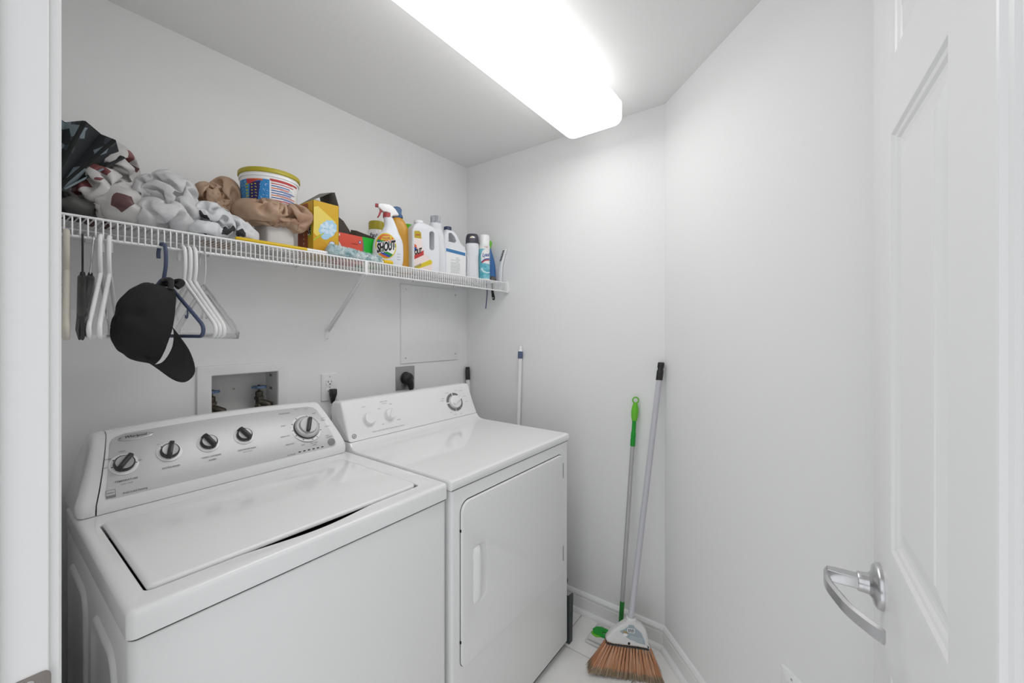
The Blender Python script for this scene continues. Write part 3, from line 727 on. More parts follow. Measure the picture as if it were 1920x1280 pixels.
contoured('thick black plastic hanger with a black hook, leftmost black one on the shelf rod', blh, BLK, .1605, radians(-6.8), 0, .0082)
contoured('thick black plastic hanger with a shiny wire hook, beside the white edge-on pair', blh, CHR, .1790, radians(-8.6), radians(4), .0078)
tubular('clothes_hanger', 'beige plastic hanger at the far left, half hidden by the door frame', mat('hanger_beige', '#c9c4b8', .5), .1355, radians(-6), hooklet=False, r=.0055)
# clear hanger
clr = mat('clear_plastic', (.97, .97, .97), .10, trans=.85, ior=1.2)
t = thing('clothes_hanger', 'clear plastic hanger with a thin wire hook, rightmost on the shelf rod', 'hanger', (.392, 1.3505, HZ-.0025)); t.rotation_euler = (0, 0, radians(4))
hk = smoothpath([(0, .027, -.034), (0, .026, -.012), (0, .012, .005), (0, -.002, .004), (0, -.009, -.012), (0, -.012, -.05), (0, -.004, -.08), (0, -.001, -.094)], 5)
obj('hook', tube(hk, .0016, 8), CHR, t)
P = [(-.020, -.100), (-.006, -.088), (.006, -.088), (.020, -.100), (.10, -.150), (.185, -.203), (.20, -.222), (.193, -.236), (.17, -.236), (-.17, -.236), (-.193, -.236), (-.20, -.222), (-.185, -.203), (-.10, -.150)]
Hh = [(-.025, -.118), (.025, -.118), (.165, -.210), (.170, -.222), (-.170, -.222), (-.165, -.210)]
Mx = Matrix(((0, 0, 1, 0), (1, 0, 0, 0), (0, 1, 0, 0), (0, 0, 0, 1)))
def ccw(P): return P if sum(P[i-1][0]*P[i][1]-P[i][0]*P[i-1][1] for i in range(len(P))) > 0 else P[::-1]
obj('frame', G().add(slab(ccw(P), -.003, .003, .0012, hole=ccw(Hh), bevb=.0012), Mx), clr, t)

# ================================================================= BLACK CAP
cap = thing('baseball_cap', 'black fabric baseball cap hanging by its strap from the dark blue hanger', 'cap')
fwd = Vector((-.16, .02, -.98)).normalized(); upv = Vector((-.97, -.13, .18)); upv = (upv-fwd*upv.dot(fwd)).normalized(); sdv = upv.cross(fwd)
sdv = fwd.cross(upv)*-1
Mc = Matrix(((fwd.x, sdv.x, upv.x, .2830), (fwd.y, sdv.y, upv.y, 1.270), (fwd.z, sdv.z, upv.z, 1.358), (0, 0, 0, 1)))
cap.matrix_basis = Mc
def crown(a, b, off=0):     # a: azimuth, b: 0 rim .. 1 top
    rx, ry, rz = .097-off, .062-off, .083-off
    t_ = b*pi/2; k_ = cos(t_)**.62
    p = Vector((rx*k_*cos(a), ry*k_*sin(a), rz*sin(t_)**.9))
    nz = noise.noise(Vector((p.x*26, p.y*26, p.z*26+3)))*.004+noise.noise(Vector((p.x*60, p.y*60, p.z*60)))*.0015
    dent = -.012*math.exp(-((cos(a)+.2)**2+(b-.55)**2)/.05)
    rib = .0012*abs(sin(3*a))**.4
    return p*(1+(nz+dent+rib)/.09)
NA, NB = 72, 20; v = []; f = []
for layer, off in ((0, 0), (1, .003)):
    for j in range(NB+1):
        for i in range(NA): v.append(tuple(crown(2*pi*i/NA, j/NB*.995, off)))
m_ = NA*(NB+1)
def hole_(i, j):     # half-moon opening above the strap at the back
    a = 2*pi*(i+.5)/NA; return abs(a-pi) < .42 and 1 <= j < 1+5*cos((a-pi)/.42*pi/2)
for j in range(NB):
    for i in range(NA):
        if hole_(i, j): continue
        a = j*NA+i; b = j*NA+(i+1) % NA; f.append((a, b, b+NA, a+NA)); f.append((m_+a+NA, m_+b+NA, m_+b, m_+a))
f += [(m_+i, m_+(i+1) % NA, (i+1) % NA, i) for i in range(NA)]
f.append(tuple(NB*NA+i for i in range(NA)))
obj('crown', (v, f), CLOTH, cap, sharp=70)
obj('top_button', G().add(lathe([(.007, 0), (.007, .003), (.004, .005), (.001, .0055)], 14), T(tuple(crown(0, 1)+Vector((0, 0, -.002))))), CLOTH, cap)
# stiff curved brim, twisted towards the viewer because the cap hangs from one side
Mi = Mc.inverted(); NU, NVv = 30, 12; v = []; f = []
ri = smoothpath([(.236, 1.240, 1.300), (.250, 1.222, 1.268), (.272, 1.214, 1.268), (.292, 1.222, 1.300), (.300, 1.240, 1.335), (.302, 1.262, 1.352)], 6)
ro = smoothpath([(.243, 1.246, 1.283), (.262, 1.214, 1.256), (.290, 1.192, 1.226), (.312, 1.188, 1.222), (.331, 1.200, 1.245), (.328, 1.226, 1.290), (.312, 1.252, 1.332), (.304, 1.266, 1.350)], 6)
def rs(P, t): q_ = t*(len(P)-1); i = min(int(q_), len(P)-2); return P[i].lerp(P[i+1], q_-i)
for lay in (0, 1):
    for i in range(NU+1):
        A, B_ = rs(ri, i/NU), rs(ro, i/NU)
        for j in range(NVv+1):
            t_ = j/NVv; p = A.lerp(B_, t_)+Vector((0, -.006*sin(pi*t_)*sin(pi*i/NU)+.0028*lay, 0)); v.append(tuple(Mi @ p))
n_ = (NU+1)*(NVv+1)
for i in range(NU):
    for j in range(NVv):
        a = i*(NVv+1)+j; b = a+NVv+1; f.append((a, a+1, b+1, b)); f.append((n_+b, n_+b+1, n_+a+1, n_+a))
for i in range(NU):
    for jj in (0, NVv):
        a = i*(NVv+1)+jj; b = a+NVv+1; f.append((a, n_+a, n_+b, b) if jj else (b, n_+b, n_+a, a))
obj('brim', (v, f), CLOTH, cap, sharp=60)
obj('strap', tube(smoothpath([crown(pi-.5, .02)+Vector((.002, 0, .003)), Vector((-.105, .02, .006)), Vector((-.108, 0, .008)), Vector((-.105, -.02, .006)), crown(pi+.5, .02)+Vector((.002, 0, .003))], 5), .006, 8), BLK, cap)
obj('strap_loop', tube(smoothpath([(-.092, -.020, .000), (-.104, -.012, -.008), (-.110, .006, -.016), (-.104, .024, -.014), (-.092, .028, -.004)], 5), .007, 8), CLOTH, cap)
obj('sweatband', rings([[tuple(crown(2*pi*i/48, b, .0045)) for i in range(48)] for b in (.0, .16)], cap=False), mat('sweatband_cream', '#b9b6ae', .9), cap)

# ================================================================= THINGS ON THE SHELF
def clip(P, a, b, c):    # keep a*x+b*y <= c
    R = []
    for i in range(len(P)):
        p, q_ = P[i-1], P[i]; dp = a*p[0]+b*p[1]-c; dq = a*q_[0]+b*q_[1]-c
        if (dp <= 0) != (dq <= 0): t = dp/(dp-dq); R.append((p[0]+(q_[0]-p[0])*t, p[1]+(q_[1]-p[1])*t))
        if dq <= 0: R.append(q_)
    return R
def decal(name, geo, S, off, m, parent, at=(0, 0), rot=0, ml=.006):
    if not isinstance(geo, tuple): geo = polygeo(geo)
    v, f = geo
    if len(v) < 3 or not f: return
    c, s = cos(rot), sin(rot)
    v = [(p[0]*c-p[1]*s+at[0], p[0]*s+p[1]*c+at[1], 0) for p in v]
    if ml: v, f = refine(v, f, ml)
    return obj(name, ([S(p[0], p[1], off) for p in v], f), m, parent, flat=True)
def interp(P, z, k):
    if z <= P[0][0]: return P[0][k]
    for a, b in zip(P, P[1:]):
        if z <= b[0]: t = (z-a[0])/max(1e-9, b[0]-a[0]); return a[k]+(b[k]-a[k])*t
    return P[-1][k]
def sbody(prof, n=40, ex=2.5, sm=4):
    """bottle body: prof rows (z, x centre, half width, half depth)"""
    Pz = [tuple(p) for p in smoothpath4(prof, sm)]; R = []
    for z, xc, a, b in Pz:
        R.append([(xc+a*abs(cos(t))**(2/ex)*(1 if cos(t) >= 0 else -1), b*abs(sin(t))**(2/ex)*(1 if sin(t) >= 0 else -1), z) for t in [2*pi*k/n for k in range(n)]])
    def S(x, z, off):
        xc, a, b = interp(Pz, z, 1), interp(Pz, z, 2), interp(Pz, z, 3)
        u = min(.999, abs((x-xc)/a)); return (x, -b*(1-u**ex)**(1/ex)-off, z)
    return rings(R), S
def smoothpath4(P, n):
    out = []; m = len(P)
    for i in range(m-1):
        a = P[max(i-1, 0)]; b = P[i]; c = P[i+1]; d = P[min(i+2, m-1)]
        for k in range(n):
            t = k/n; w = [.5*(2*q1+(q2-q0)*t+(2*q0-5*q1+4*q2-q3)*t*t+(3*q1-q0-3*q2+q3)*t**3) for q0, q1, q2, q3 in zip(a, b, c, d)]
            w[0] = min(max(w[0], b[0]), c[0]); out.append(w)
    out.append(list(P[-1])); return out
def flatS(y): return lambda x, z, off: (x, y-off, z)
def wstand(name, label, cat, x, y, rot=0, z=SZ, group=None): return thing(name, label, cat, (x, y, z), radians(rot), group)
def extr(P, y0, y1, bev=0, hole=None):    # outline in x,z extruded in y
    M = Matrix(((1, 0, 0, 0), (0, 0, -1, 0), (0, 1, 0, 0), (0, 0, 0, 1)))
    v, f = slab(ccw(P), -y1, -y0, bev, hole=ccw(hole) if hole else None, hb=0, bevb=bev, seg=4)
    return [tuple(M @ Vector(p)) for p in v], f
ORG = mat('label_orange', '#d9642f', .4); LYEL = mat('label_yellow', '#d8c32a', .4); LGRN = mat('label_green', '#1e8a3c', .4)
LBLU = mat('label_blue', '#2b4f9e', .4); LRED = mat('label_red', '#bb3a3c', .4); LWHT = mat('label_white', '#eeeeee', .4); LPNK = mat('label_blush', '#ecdcd8', .4)

# --- spray bottle with red trigger
sb = wstand('spray_bottle', 'white spray bottle with a red trigger and a round rainbow label reading SHOUT', 'spray bottle', 1.049, 1.425, -27)
g_, S = sbody([(0, -.001, .050, .022), (.003, -.001, .057, .026), (.03, -.001, .062, .028), (.07, -.0005, .0625, .028), (.105, .001, .058, .027), (.125, .0035, .0485, .025), (.142, .007, .037, .022), (.17, .009, .025, .018), (.204, .001, .018, .015), (.206, .001, .013, .013)], ex=2.6)
obj('bottle_body', g_, mat('bottle_pale', '#dfe3ea', .25), sb, sharp=60)
E_ = ell(0, 0, .041, .053, 48)
def at_(P, x, z): return [(p[0]+x, p[1]+z) for p in P]
def lab(name, P, off, m, x=-.012, z=.083): return decal(name, at_(P, x, z), S, off, m, sb)
lb1 = lab('label', E_, .0006, LYEL)
Ei = ell(0, 0, .037, .049, 48)
lab('label_stripe', clip(clip(Ei, 0, -1, -.002), 0, 1, .047), .0009, ORG)
lab('label_stripe', clip(clip(Ei, -.25, -1, -.010), .25, 1, .017), .0011, LGRN)
lab('label_stripe', clip(clip(Ei, -.25, -1, -.005), .25, 1, .010), .0011, LBLU)
lab('label_stripe', clip(clip(Ei, -.25, -1, .034), .25, 1, .004), .0012, LWHT)
lab('label_stripe', clip(clip(Ei, .45, 1, -.022), -.45, -1, .033), .0013, LGRN)
lab('label_stripe', clip(clip(Ei, .45, 1, -.033), -.45, -1, .043), .0013, LBLU)
lab('label_stripe', clip(Ei, .45, 1, -.043), .0013, ORG)
lab('label_patch', [(-.020, .020), (.022, .026), (.022, .042), (-.016, .038)], .0014, LYEL)
decal('lettering', textgeo('TRIGGER', .034, .010, .03), S, .0017, LRED, sb, (-.012, .114), radians(6))
def squeeze(v, f, sh): return [(p[0], p[1]+p[0]*sh, 0) for p in v], f
tx = textgeo('SHOUT', .070, .032, .07, .15, spacing=.92)
decal('lettering_outline', squeeze(*textgeo('SHOUT', .077, .046, .12, .05, spacing=.95), .27), S, .0016, LWHT, sb, (-.011, .080))
decal('lettering', squeeze(*textgeo('SHOUT', .073, .041, .05, .05, spacing=.95), .27), S, .0021, INKD, sb, (-.011, .080))
for i in range(3): decal('small_print', [(0, 0), (.014, .0005), (.014, .0015), (0, .001)], S, .0008, INK, sb, (.032, .052-i*.011))
obj('collar', G().add(lathe([(.0165, .204), (.0165, .222), (.015, .224), (.0145, .204)], 24), T((-.004, 0, 0))), RED, sb)
hd_ = [(-.040, .243), (-.040, .256), (-.022, .2595), (.004, .2595), (.016, .254), (.028, .243), (.043, .222), (.040, .219), (.020, .216), (.0095, .205), (-.0005, .205), (.002, .219), (-.006, .226), (-.020, .226), (-.032, .236)]
obj('sprayer_head', extr(hd_, -.011, .011, .004), PLW2, sb, sharp=50)
obj('nozzle', G().add(box(-.051, -.039, -.006, .006, .2435, .2575, .002)), RED, sb)
obj('trigger', extr([(-.034, .240), (-.022, .2385), (-.019, .230), (-.027, .222), (-.032, .210), (-.039, .200), (-.043, .203), (-.038, .214), (-.034, .228)], -.006, .006, .0015), RED, sb, sharp=50)
# --- amber bottle
gb = wstand('bottle', 'amber yellow bottle with a blue flip cap behind the red-trigger spray bottle', 'bottle', 1.185, 1.505, -30)
g_, S = sbody([(0, 0, .050, .024), (.004, 0, .056, .028), (.06, 0, .055, .028), (.11, -.003, .046, .026), (.15, -.007, .042, .024), (.19, -.012, .040, .023), (.222, -.017, .032, .021), (.240, -.021, .023, .018), (.244, -.021, .018, .016)], ex=2.4)
obj('bottle_body', g_, GOLD, gb, sharp=60)
obj('flip_cap', extr([(-.044, .243), (.001, .243), (.000, .254), (-.006, .262), (-.004, .280), (-.011, .291), (-.026, .294), (-.042, .290)], -.018, .018, .006), BLUEC, gb, sharp=50)
# --- starch can
fc = wstand('spray_can', 'white aerosol can with a mustard yellow cap and navy lettering, left of the spray bottle', 'spray can', 1.070, 1.535, -35)
g_, S = sbody([(0, 0, .033, .033), (.002, 0, .035, .035), (.165, 0, .035, .035), (.171, 0, .033, .033)], ex=2, sm=1)
obj('can_body', g_, PLW2, fc, sharp=40)
obj('cap', lathe([(.0325, .171), (.0328, .200), (.031, .208), (.026, .2105), (.002, .2105)], 40), OLIVE, fc, sharp=40)
decal('lettering', textgeo('Faultless', .062, .018, .02), S, .0008, mat('label_navy', '#20264a', .4), fc, (.006, .145))
# --- lime-topped bottle behind
b_ = wstand('bottle', 'bottle with a flared lime green top, behind the white laundry jugs', 'bottle', 1.282, 1.585)
obj('bottle_body', lathe([(.028, 0), (.030, .004), (.030, .15), (.014, .185), (.012, .20)], 28), PLW, b_, sharp=50)
obj('cap', lathe([(.013, .198), (.015, .210), (.024, .240), (.026, .247), (.022, .249), (.002, .249)], 28), GREENL, b_, sharp=50)
# --- big white stain-remover jug
jg = wstand('laundry_jug', 'white handled jug with a yellow and red label and a white screw cap', 'jug', 1.262, 1.45, -14)
P = [(-.062, 0), (.064, 0), (.067, .006), (.068, .12), (.064, .17), (.054, .197), (.036, .213), (.010, .221), (-.006, .224), (-.044, .224), (-.062, .208), (-.071, .185), (-.072, .02), (-.068, .004)]
hl = rrect(.012, .037, .105, .192, .0110, 5)
JM = mat('jug_white', '#e2e4e8', .3)
obj('jug_body', extr(P, -.034, .034, .009, hole=hl), JM, jg, sharp=45)
obj('neck', G().add(lathe([(.019, .220), (.018, .228)], 24), T((-.025, 0, 0))), JM, jg)
obj('cap', G().add(lathe([(.0215, .226), (.0215, .236), (.020, .2375), (.002, .2375)], 32), T((-.025, 0, 0))), PLW2, jg, sharp=40)
Fj = flatS(-.034)
def jd(nm, P, off, m): return decal(nm, clip([(p[0]-.009, p[1]) for p in P], -1, 0, .0625), Fj, off, m, jg, ml=0)
jl = jd('label', [(-.057, .006), (.030, .006), (.038, .050), (.008, .078), (-.012, .095), (-.020, .180), (-.057, .186)], .0005, LPNK)
jd('label_patch', [(-.057, .150), (-.020, .150), (-.021, .176), (-.030, .184), (-.057, .180)], .0009, mat('label_mustard', '#b9a52a', .4))
jd('label_stripe', [(-.057, .018), (.022, .060), (.031, .058), (.035, .050), (.031, .041), (-.057, .004)], .0009, LYEL)
jd('label_stripe', [(-.057, .070), (-.008, .100), (-.008, .078), (-.057, .052)], .0009, LRED)
jd('label_stripe', [(-.057, .110), (-.046, .108), (-.040, .096), (-.057, .085)], .0011, LBLU)
jd('label_stripe', [(-.057, .124), (-.044, .118), (-.040, .104), (-.057, .100)], .001, ORG)
decal('lettering', squeeze(*textgeo('SHOUT', .058, .026, .05, .15), .35), Fj, .0014, INKD, jg, (-.036, .094), 0, 0) if False else decal('lettering', squeeze(*textgeo('OUT', .036, .026, .05, .05, spacing=.92), .35), Fj, .0014, INKD, jg, (-.044, .092), 0, 0)
decal('lettering', textgeo('CARPET', .026, .007, .03), Fj, .0014, LRED, jg, (-.046, .165), radians(4), 0)
for i in range(5): jd('small_print', [(-.054, .022-i*.003+.0), (-.020, .040-i*.003), (-.020, .0412-i*.003), (-.054, .0232-i*.003)], .0012, INK)
# --- white bottle with a clear ribbed cap
rb = wstand('bottle', 'plain white detergent bottle with a clear ribbed cap, tallest on the shelf', 'bottle', 1.392, 1.50, -35)
g_, S = sbody([(0, 0, .046, .030), (.004, 0, .053, .036), (.09, 0, .053, .036), (.16, -.003, .049, .033), (.21, -.006, .040, .030), (.235, -.008, .034, .028), (.252, -.008, .032, .028), (.262, -.008, .029, .027), (.266, -.008, .022, .022)], ex=2.3)
obj('bottle_body', g_, mat('detergent_white', '#e4e6e9', .28), rb, sharp=60)
Pc = [((.0235+.0012*cos(24*a))*cos(a)-.008, (.0235+.0012*cos(24*a))*sin(a)) for a in [2*pi*k/96 for k in range(96)]]
obj('ribbed_cap', slab(Pc, .2655, .300, .002), mat('cap_clear', (.78, .80, .84), .15, trans=.6), rb, sharp=60)
for z_ in (.270, .277, .284, .291): obj('cap_thread', tube([(.0225*cos(a)-.008, .0225*sin(a), z_) for a in [2*pi*k/32 for k in range(32)]], .0012, 6, cyc=True), mat('thread_grey', '#8f9bab', .3), rb)
# --- jug with navy cap and blue band
nj = wstand('jug', 'white handled jug with a small navy cap and a blue band around its label', 'jug', 1.475, 1.465, -22)
P = [(-.064, 0), (.050, 0), (.055, .006), (.056, .135), (.046, .160), (.028, .172), (.018, .190), (.004, .215), (-.014, .234), (-.054, .236), (-.064, .215), (-.070, .16), (-.070, .008)]
obj('jug_body', extr(P, -.036, .036, .014, hole=[(-.046, .176), (-.012, .172), (-.003, .182), (-.014, .205), (-.030, .220), (-.044, .218)]), JM, nj, sharp=45)
obj('cap', G().add(lathe([(.0195, .236), (.0195, .253), (.018, .255), (.002, .255)], 32), T((-.035, 0, 0))), NAVYC, nj, sharp=40)
Fn = flatS(-.036)
nl = decal('label', [(-.058, .012), (.044, .012), (.044, .134), (-.058, .146)], Fn, .0005, LWHT, nj, ml=0)
decal('label_band', [(-.058, .126), (.045, .112), (.045, .128), (-.058, .142)], Fn, .0009, mat('band_blue', '#3f7cb0', .4), nj, ml=0)
for i, w_ in enumerate((.016, .024, .050, .016, .048, .05, .05, .048, .05, .05, .05, .042, .05)):
    x_ = -.006 if w_ < .03 else -.034
    decal('small_print', [(x_, .098-i*.0062), (x_+w_, .0975-i*.0062), (x_+w_, .0992-i*.0062), (x_, .0997-i*.0062)], Fn, .0009, mat('print_grey', '#a5a9ae', .6), nj, ml=0)
# --- brown-capped bottle behind
b_ = wstand('bottle', 'bottle with a reddish brown cap peeking out behind the navy-capped jug', 'bottle', 1.585, 1.585)
obj('bottle_body', lathe([(.026, 0), (.028, .004), (.028, .17), (.018, .205), (.016, .222)], 28), PLW, b_, sharp=50)
obj('cap', lathe([(.019, .220), (.0185, .262), (.017, .265), (.002, .265)], 28), mat('cap_terracotta', '#9a6a56', .5), b_, sharp=50)
# --- white bottle, charcoal cap
db = wstand('bottle', 'white waisted bottle with a wide charcoal cap, left of the blue aerosol can', 'bottle', 1.572, 1.43, -47)
g_, S = sbody([(0, 0, .030, .022), (.003, 0, .034, .026), (.06, 0, .0325, .025), (.105, 0, .0305, .023), (.135, 0, .0335, .026), (.165, 0, .0345, .027), (.185, 0, .0325, .025), (.190, 0, .028, .022)], ex=2.6)
obj('bottle_body', g_, mat('detergent_white', '#e4e6e9', .28), db, sharp=60)
for s in (-1, 1):
    obj('grip', extr([(s*.0280, .02), (s*.0225, .03), (s*.0185, .09), (s*.0225, .125), (s*.0285, .13), (s*.0262, .10)], -.0225, -.0165, .002), mat('detergent_white', '#e4e6e9', .28), db, sharp=50)
Cg, S2 = sbody([(.188, 0, .0345, .027), (.212, 0, .0335, .026), (.228, 0, .030, .023), (.236, 0, .024, .018), (.238, 0, .012, .01)], ex=2.8)
obj('cap', Cg, mat('cap_charcoal', '#3e3e49', .35), db, sharp=60)
decal('emblem', clip([(-.013, -.002), (.013, -.002), (.012, .004), (.002, .009), (-.008, .006)], 0, -1, .002), S2, .0008, LWHT, db, (0, .214))
decal('emblem_mark', [(-.009, 0), (.001, 0), (.001, .004), (-.009, .004)], S2, .0013, LYEL, db, (0, .2145))
# --- disinfectant can
ly = wstand('spray_can', 'aqua blue disinfectant aerosol can with a white cap, right of the charcoal-capped bottle', 'spray can', 1.637, 1.405, -49)
g_, S = sbody([(0, 0, .028, .028), (.003, 0, .030, .030), (.010, 0, .0305, .0305), (.176, 0, .0305, .0305), (.183, 0, .0285, .0285)], ex=2, sm=1)
cn = obj('can_body', g_, mat('can_aqua', '#3fa3b8', .25, var=(35, '#8fd0dc')), ly, sharp=40)
obj('cap', lathe([(.0285, .183), (.0285, .232), (.026, .239), (.020, .2405), (.002, .2405)], 40), PLW2, ly, sharp=40)
R = rings([[(.0308*cos(2*pi*k/40), .0308*sin(2*pi*k/40), z_) for k in range(40)] for z_ in (.164, .182)], cap=False); obj('label_band', R, LWHT, cn)
R = rings([[(.0310*cos(2*pi*k/40), .0310*sin(2*pi*k/40), z_) for k in range(40)] for z_ in (.001, .009)], cap=False); obj('foot_band', R, LWHT, cn)
decal('label_patch', [(-.016, .10), (-.017, .13), (-.008, .155), (.010, .164), (.029, .163), (.029, .085), (.006, .088), (-.008, .090)], S, .0006, LWHT, cn)
decal('label_swirl', [(-.018, .060), (-.006, .042), (.014, .036), (.029, .040), (.029, .046), (.014, .043), (-.002, .050), (-.012, .066)], S, .0007, mat('swirl_pale', '#cfeaf0', .3), cn)
decal('label_swoosh', [(-.014, .095), (.004, .106), (.029, .110), (.029, .105), (.005, .100), (-.013, .088)], S, .001, LRED, cn)
decal('label_swoosh', [(-.012, .100), (.004, .112), (.029, .117), (.029, .111), (.005, .107), (-.013, .096)], S, .001, LBLU, cn)
decal('lettering', squeeze(*textgeo('Lysol', .037, .026, .03, .2), .15), S, .0012, LBLU, cn, (.010, .130))
decal('lettering', textgeo('19 OZ', .018, .006, .02), S, .0014, LRED, cn, (.010, .173), 0)
# --- blue bottle
bb = wstand('spray_bottle', 'blue spray bottle with lime green details, tucked behind the aqua aerosol can', 'spray bottle', 1.7235, 1.447, -46)
g_, S = sbody([(0, 0, .034, .024), (.004, 0, .040, .027), (.05, 0, .040, .027), (.10, .0, .036, .025), (.14, 0, .028, .022), (.17, 0, .018, .016), (.190, 0, .014, .013)], ex=2.3)
obj('bottle_body', g_, BLUE, bb, sharp=60)
obj('sprayer_head', extr([(-.030, .215), (-.030, .228), (.012, .232), (.020, .222), (.014, .190), (-.010, .190), (-.012, .205)], -.009, .009, .003), GREENL, bb, sharp=50)
decal('label', [(.004, .008), (.022, .008), (.024, .026), (.010, .030)], S, .0006, GREENL, bb)
# --- grout brush leaning on the end wall
gbr = thing('scrub_brush', 'small white brush with a row of black bristles leaning on the end wall', 'brush', (0, 0, 0))
pth = smoothpath([(1.752, 1.388, 1.607), (1.750, 1.386, 1.65), (1.751, 1.380, 1.70), (1.754, 1.366, 1.745), (1.7565, 1.350, 1.788)], 6)
R = []
for i, p in enumerate(pth):
    w_ = .008+.002*sin(i/len(pth)*pi*2); R.append([tuple(p+Vector((b*.8, a, 0))) for a, b in rrect(-w_, w_, -.006, .006, .003, 3)])
obj('handle', rings(R[::-1] if False else R), PLW2, gbr, sharp=60)
for k in range(8):
    p = Vector((1.7535, 1.3705, 1.728))+Vector((.0028, -.0175, .052))*(k/7)
    obj('bristle_tuft', tube([tuple(p), tuple(p+Vector((-.010, .014, -.003)))], [.0020, .0028], 7), INKD, gbr)
# --- black-handled brush, head on the shelf and handle through the wires
bk = thing('dish_brush', 'dark brush lying head-up on the shelf end, handle poking down through the wires', 'brush', (1.7065+.0125*1.5+.0, 1.418, SZ))
HX = .1565+.0125*125.5; bk.location = (HX, 1.425, SZ)
obj('brush_head', lathe([(.023, .001), (.026, .008), (.025, .020), (.018, .031), (.008, .036), (.001, .037)], 28), mat('head_smoke', '#57544e', .35), bk, sharp=60)
R = []
for y, z, w_, h_ in ((0, .004, .0030, .006), (-.002, -.03, .0030, .006), (-.006, -.055, .0034, .0075), (-.010, -.075, .0034, .010), (-.012, -.088, .0034, .009), (-.013, -.096, .003, .005)):
    R.append([(a, y+b, z) for a, b in rrect(-w_, w_, -h_, h_, .0025, 3)])
obj('handle', rings(R[::-1]), BLK, bk, sharp=50)
obj('hanging_hole', G().add(lathe([(.0035, 0), (.0035, .0005)], 12), T((-.0036, -.0115, -.084)) @ Rm(-pi/2, 'Y')), PAPER, bk)
rd = thing('stick', 'thin navy stick hanging down through the right end of the shelf', 'stick', (.1565+.0125*124.5, 1.448, SZ))
obj('shaft', tube([(0, .004, .06), (0, 0, -.06), (0, .010, -.142)], .0030, 10), NAVY, rd, sharp=60)
obj('end_knob', G().add(lathe([(.001, .056), (.007, .058), (.008, .066), (.004, .072), (.001, .073)], 14), T((0, .004, 0))), NAVY, rd)

# --- yellow duster box with open flaps
yb = thing('cardboard_box', 'open yellow duster refill box with a light blue duster pictured on its front', 'box', (.7675, 1.451, SZ))
YB_ = mat('box_yellow', '#d2a61c', .4); hx_, hy_, hz_ = .0475, .054, .190
g = G()
for b in ((-hx_, hx_, -hy_, -hy_+.0012, 0, hz_), (-hx_, hx_, hy_-.0012, hy_, 0, hz_-.004), (-hx_, -hx_+.0012, -hy_, hy_, 0, hz_), (hx_-.0012, hx_, -hy_, hy_, 0, hz_), (-hx_, hx_, -hy_, hy_, 0, .0012)): g.add(box(*b))
obj('box_walls', g, YB_, yb)
def sheet(P4, t=.0010):
    A, B_, C_, *r = [Vector(p) for p in P4]; n = (B_-A).cross(C_-A).normalized()*t; k = len(P4)
    v = [tuple(Vector(p)) for p in P4]+[tuple(Vector(p)+n) for p in P4]
    return v, [tuple(range(k))[::-1], tuple(range(k, 2*k))]+[(i, (i+1) % k, k+(i+1) % k, k+i) for i in range(k)]
# side flaps folded up against each other like a little roof, front and back flaps torn inside
obj('flap', sheet([(-hx_, -hy_, hz_), (-hx_, hy_, hz_), (.030, hy_-.004, hz_+.062), (.034, -hy_+.022, hz_+.052)]), CARD, yb, flat=True)
obj('flap', sheet([(hx_, hy_, hz_), (hx_, -hy_, hz_), (.034, -hy_+.004, hz_+.048), (.030, hy_, hz_+.062)]), CARD, yb, flat=True)
obj('inner_flap', sheet([(-hx_+.003, -hy_+.001, hz_-.001), (hx_-.003, -hy_+.001, hz_-.001), (hx_-.012, -hy_+.036, hz_+.012), (-.01, -hy_+.044, hz_+.004), (-hx_+.02, -hy_+.03, hz_+.010)]), CARDD, yb, flat=True)
Fb = flatS(-hy_)
def fb(nm, P, off, m): return decal(nm, P, Fb, off, m, yb, ml=0)
fb('print', [(-.0475, .010), (-.0475, .10), (-.020, .055), (.0475, .03), (.0475, 0), (-.0475, 0)], .0004, mat('box_orange', '#cf9a1e', .4))
fb('print', [(-.046, .165), (-.030, .172), (.036, .128), (-.034, .066), (-.046, .075)], .0005, mat('box_pale_yellow', '#e6cf62', .4))
# pictured duster: flat print in pale blue
def scal(P, k, n): 
    R = []
    for i, p in enumerate(P):
        q_ = P[(i+1) % len(P)]
        for j in range(n):
            t = j/n; w = 1+k*sin(t*pi); R.append(((p[0]+(q_[0]-p[0])*t)*w, (p[1]+(q_[1]-p[1])*t)*w))
    return R
dp_ = [(p[0]*1.0+.006, p[1]+.098) for p in [(r*cos(a)*1.0, r*sin(a)) for a, r in [(2*pi*k/60, (.026+.012*abs(cos(2*pi*k/60-.8))**2)*(1+.05*cos(2*pi*k/60*11))) for k in range(60)]]]
fb('print', dp_, .0008, mat('print_sky', '#a9cfe6', .4))
for k in range(7):
    a = 2*pi*k/7; fb('print', [(p[0]+.006+.017*cos(a)*1.1, p[1]+.098+.015*sin(a)) for p in ell(0, 0, .012, .006, 12, a)], .0010, mat('print_pale_sky', '#cfe2f2', .4))
fb('print', [(p[0]-.004, p[1]+.070) for p in ell(0, 0, .016, .011, 16, .3)], .0011, mat('print_sky', '#a9cfe6', .4))
fb('print', [(-.0475, .046), (-.0475, .052), (-.012, .082), (-.009, .079)], .0012, mat('print_lime', '#b4c43a', .4))
fb('print', [(.004, .0), (.034, .0), (.0475, .03), (.004, .034)], .0012, mat('print_cyan', '#2f8fc4', .4))
fb('print', ell(.021, .046, .0125, .012, 24), .0013, LRED); fb('print', ell(.021, .046, .0108, .0105, 24), .0015, mat('print_pale_sky', '#cfe2f2', .4))
fb('print', ell(.036, .034, .0070, .008, 18), .0014, LRED); fb('print', ell(.036, .034, .0055, .0066, 18), .0016, LWHT)
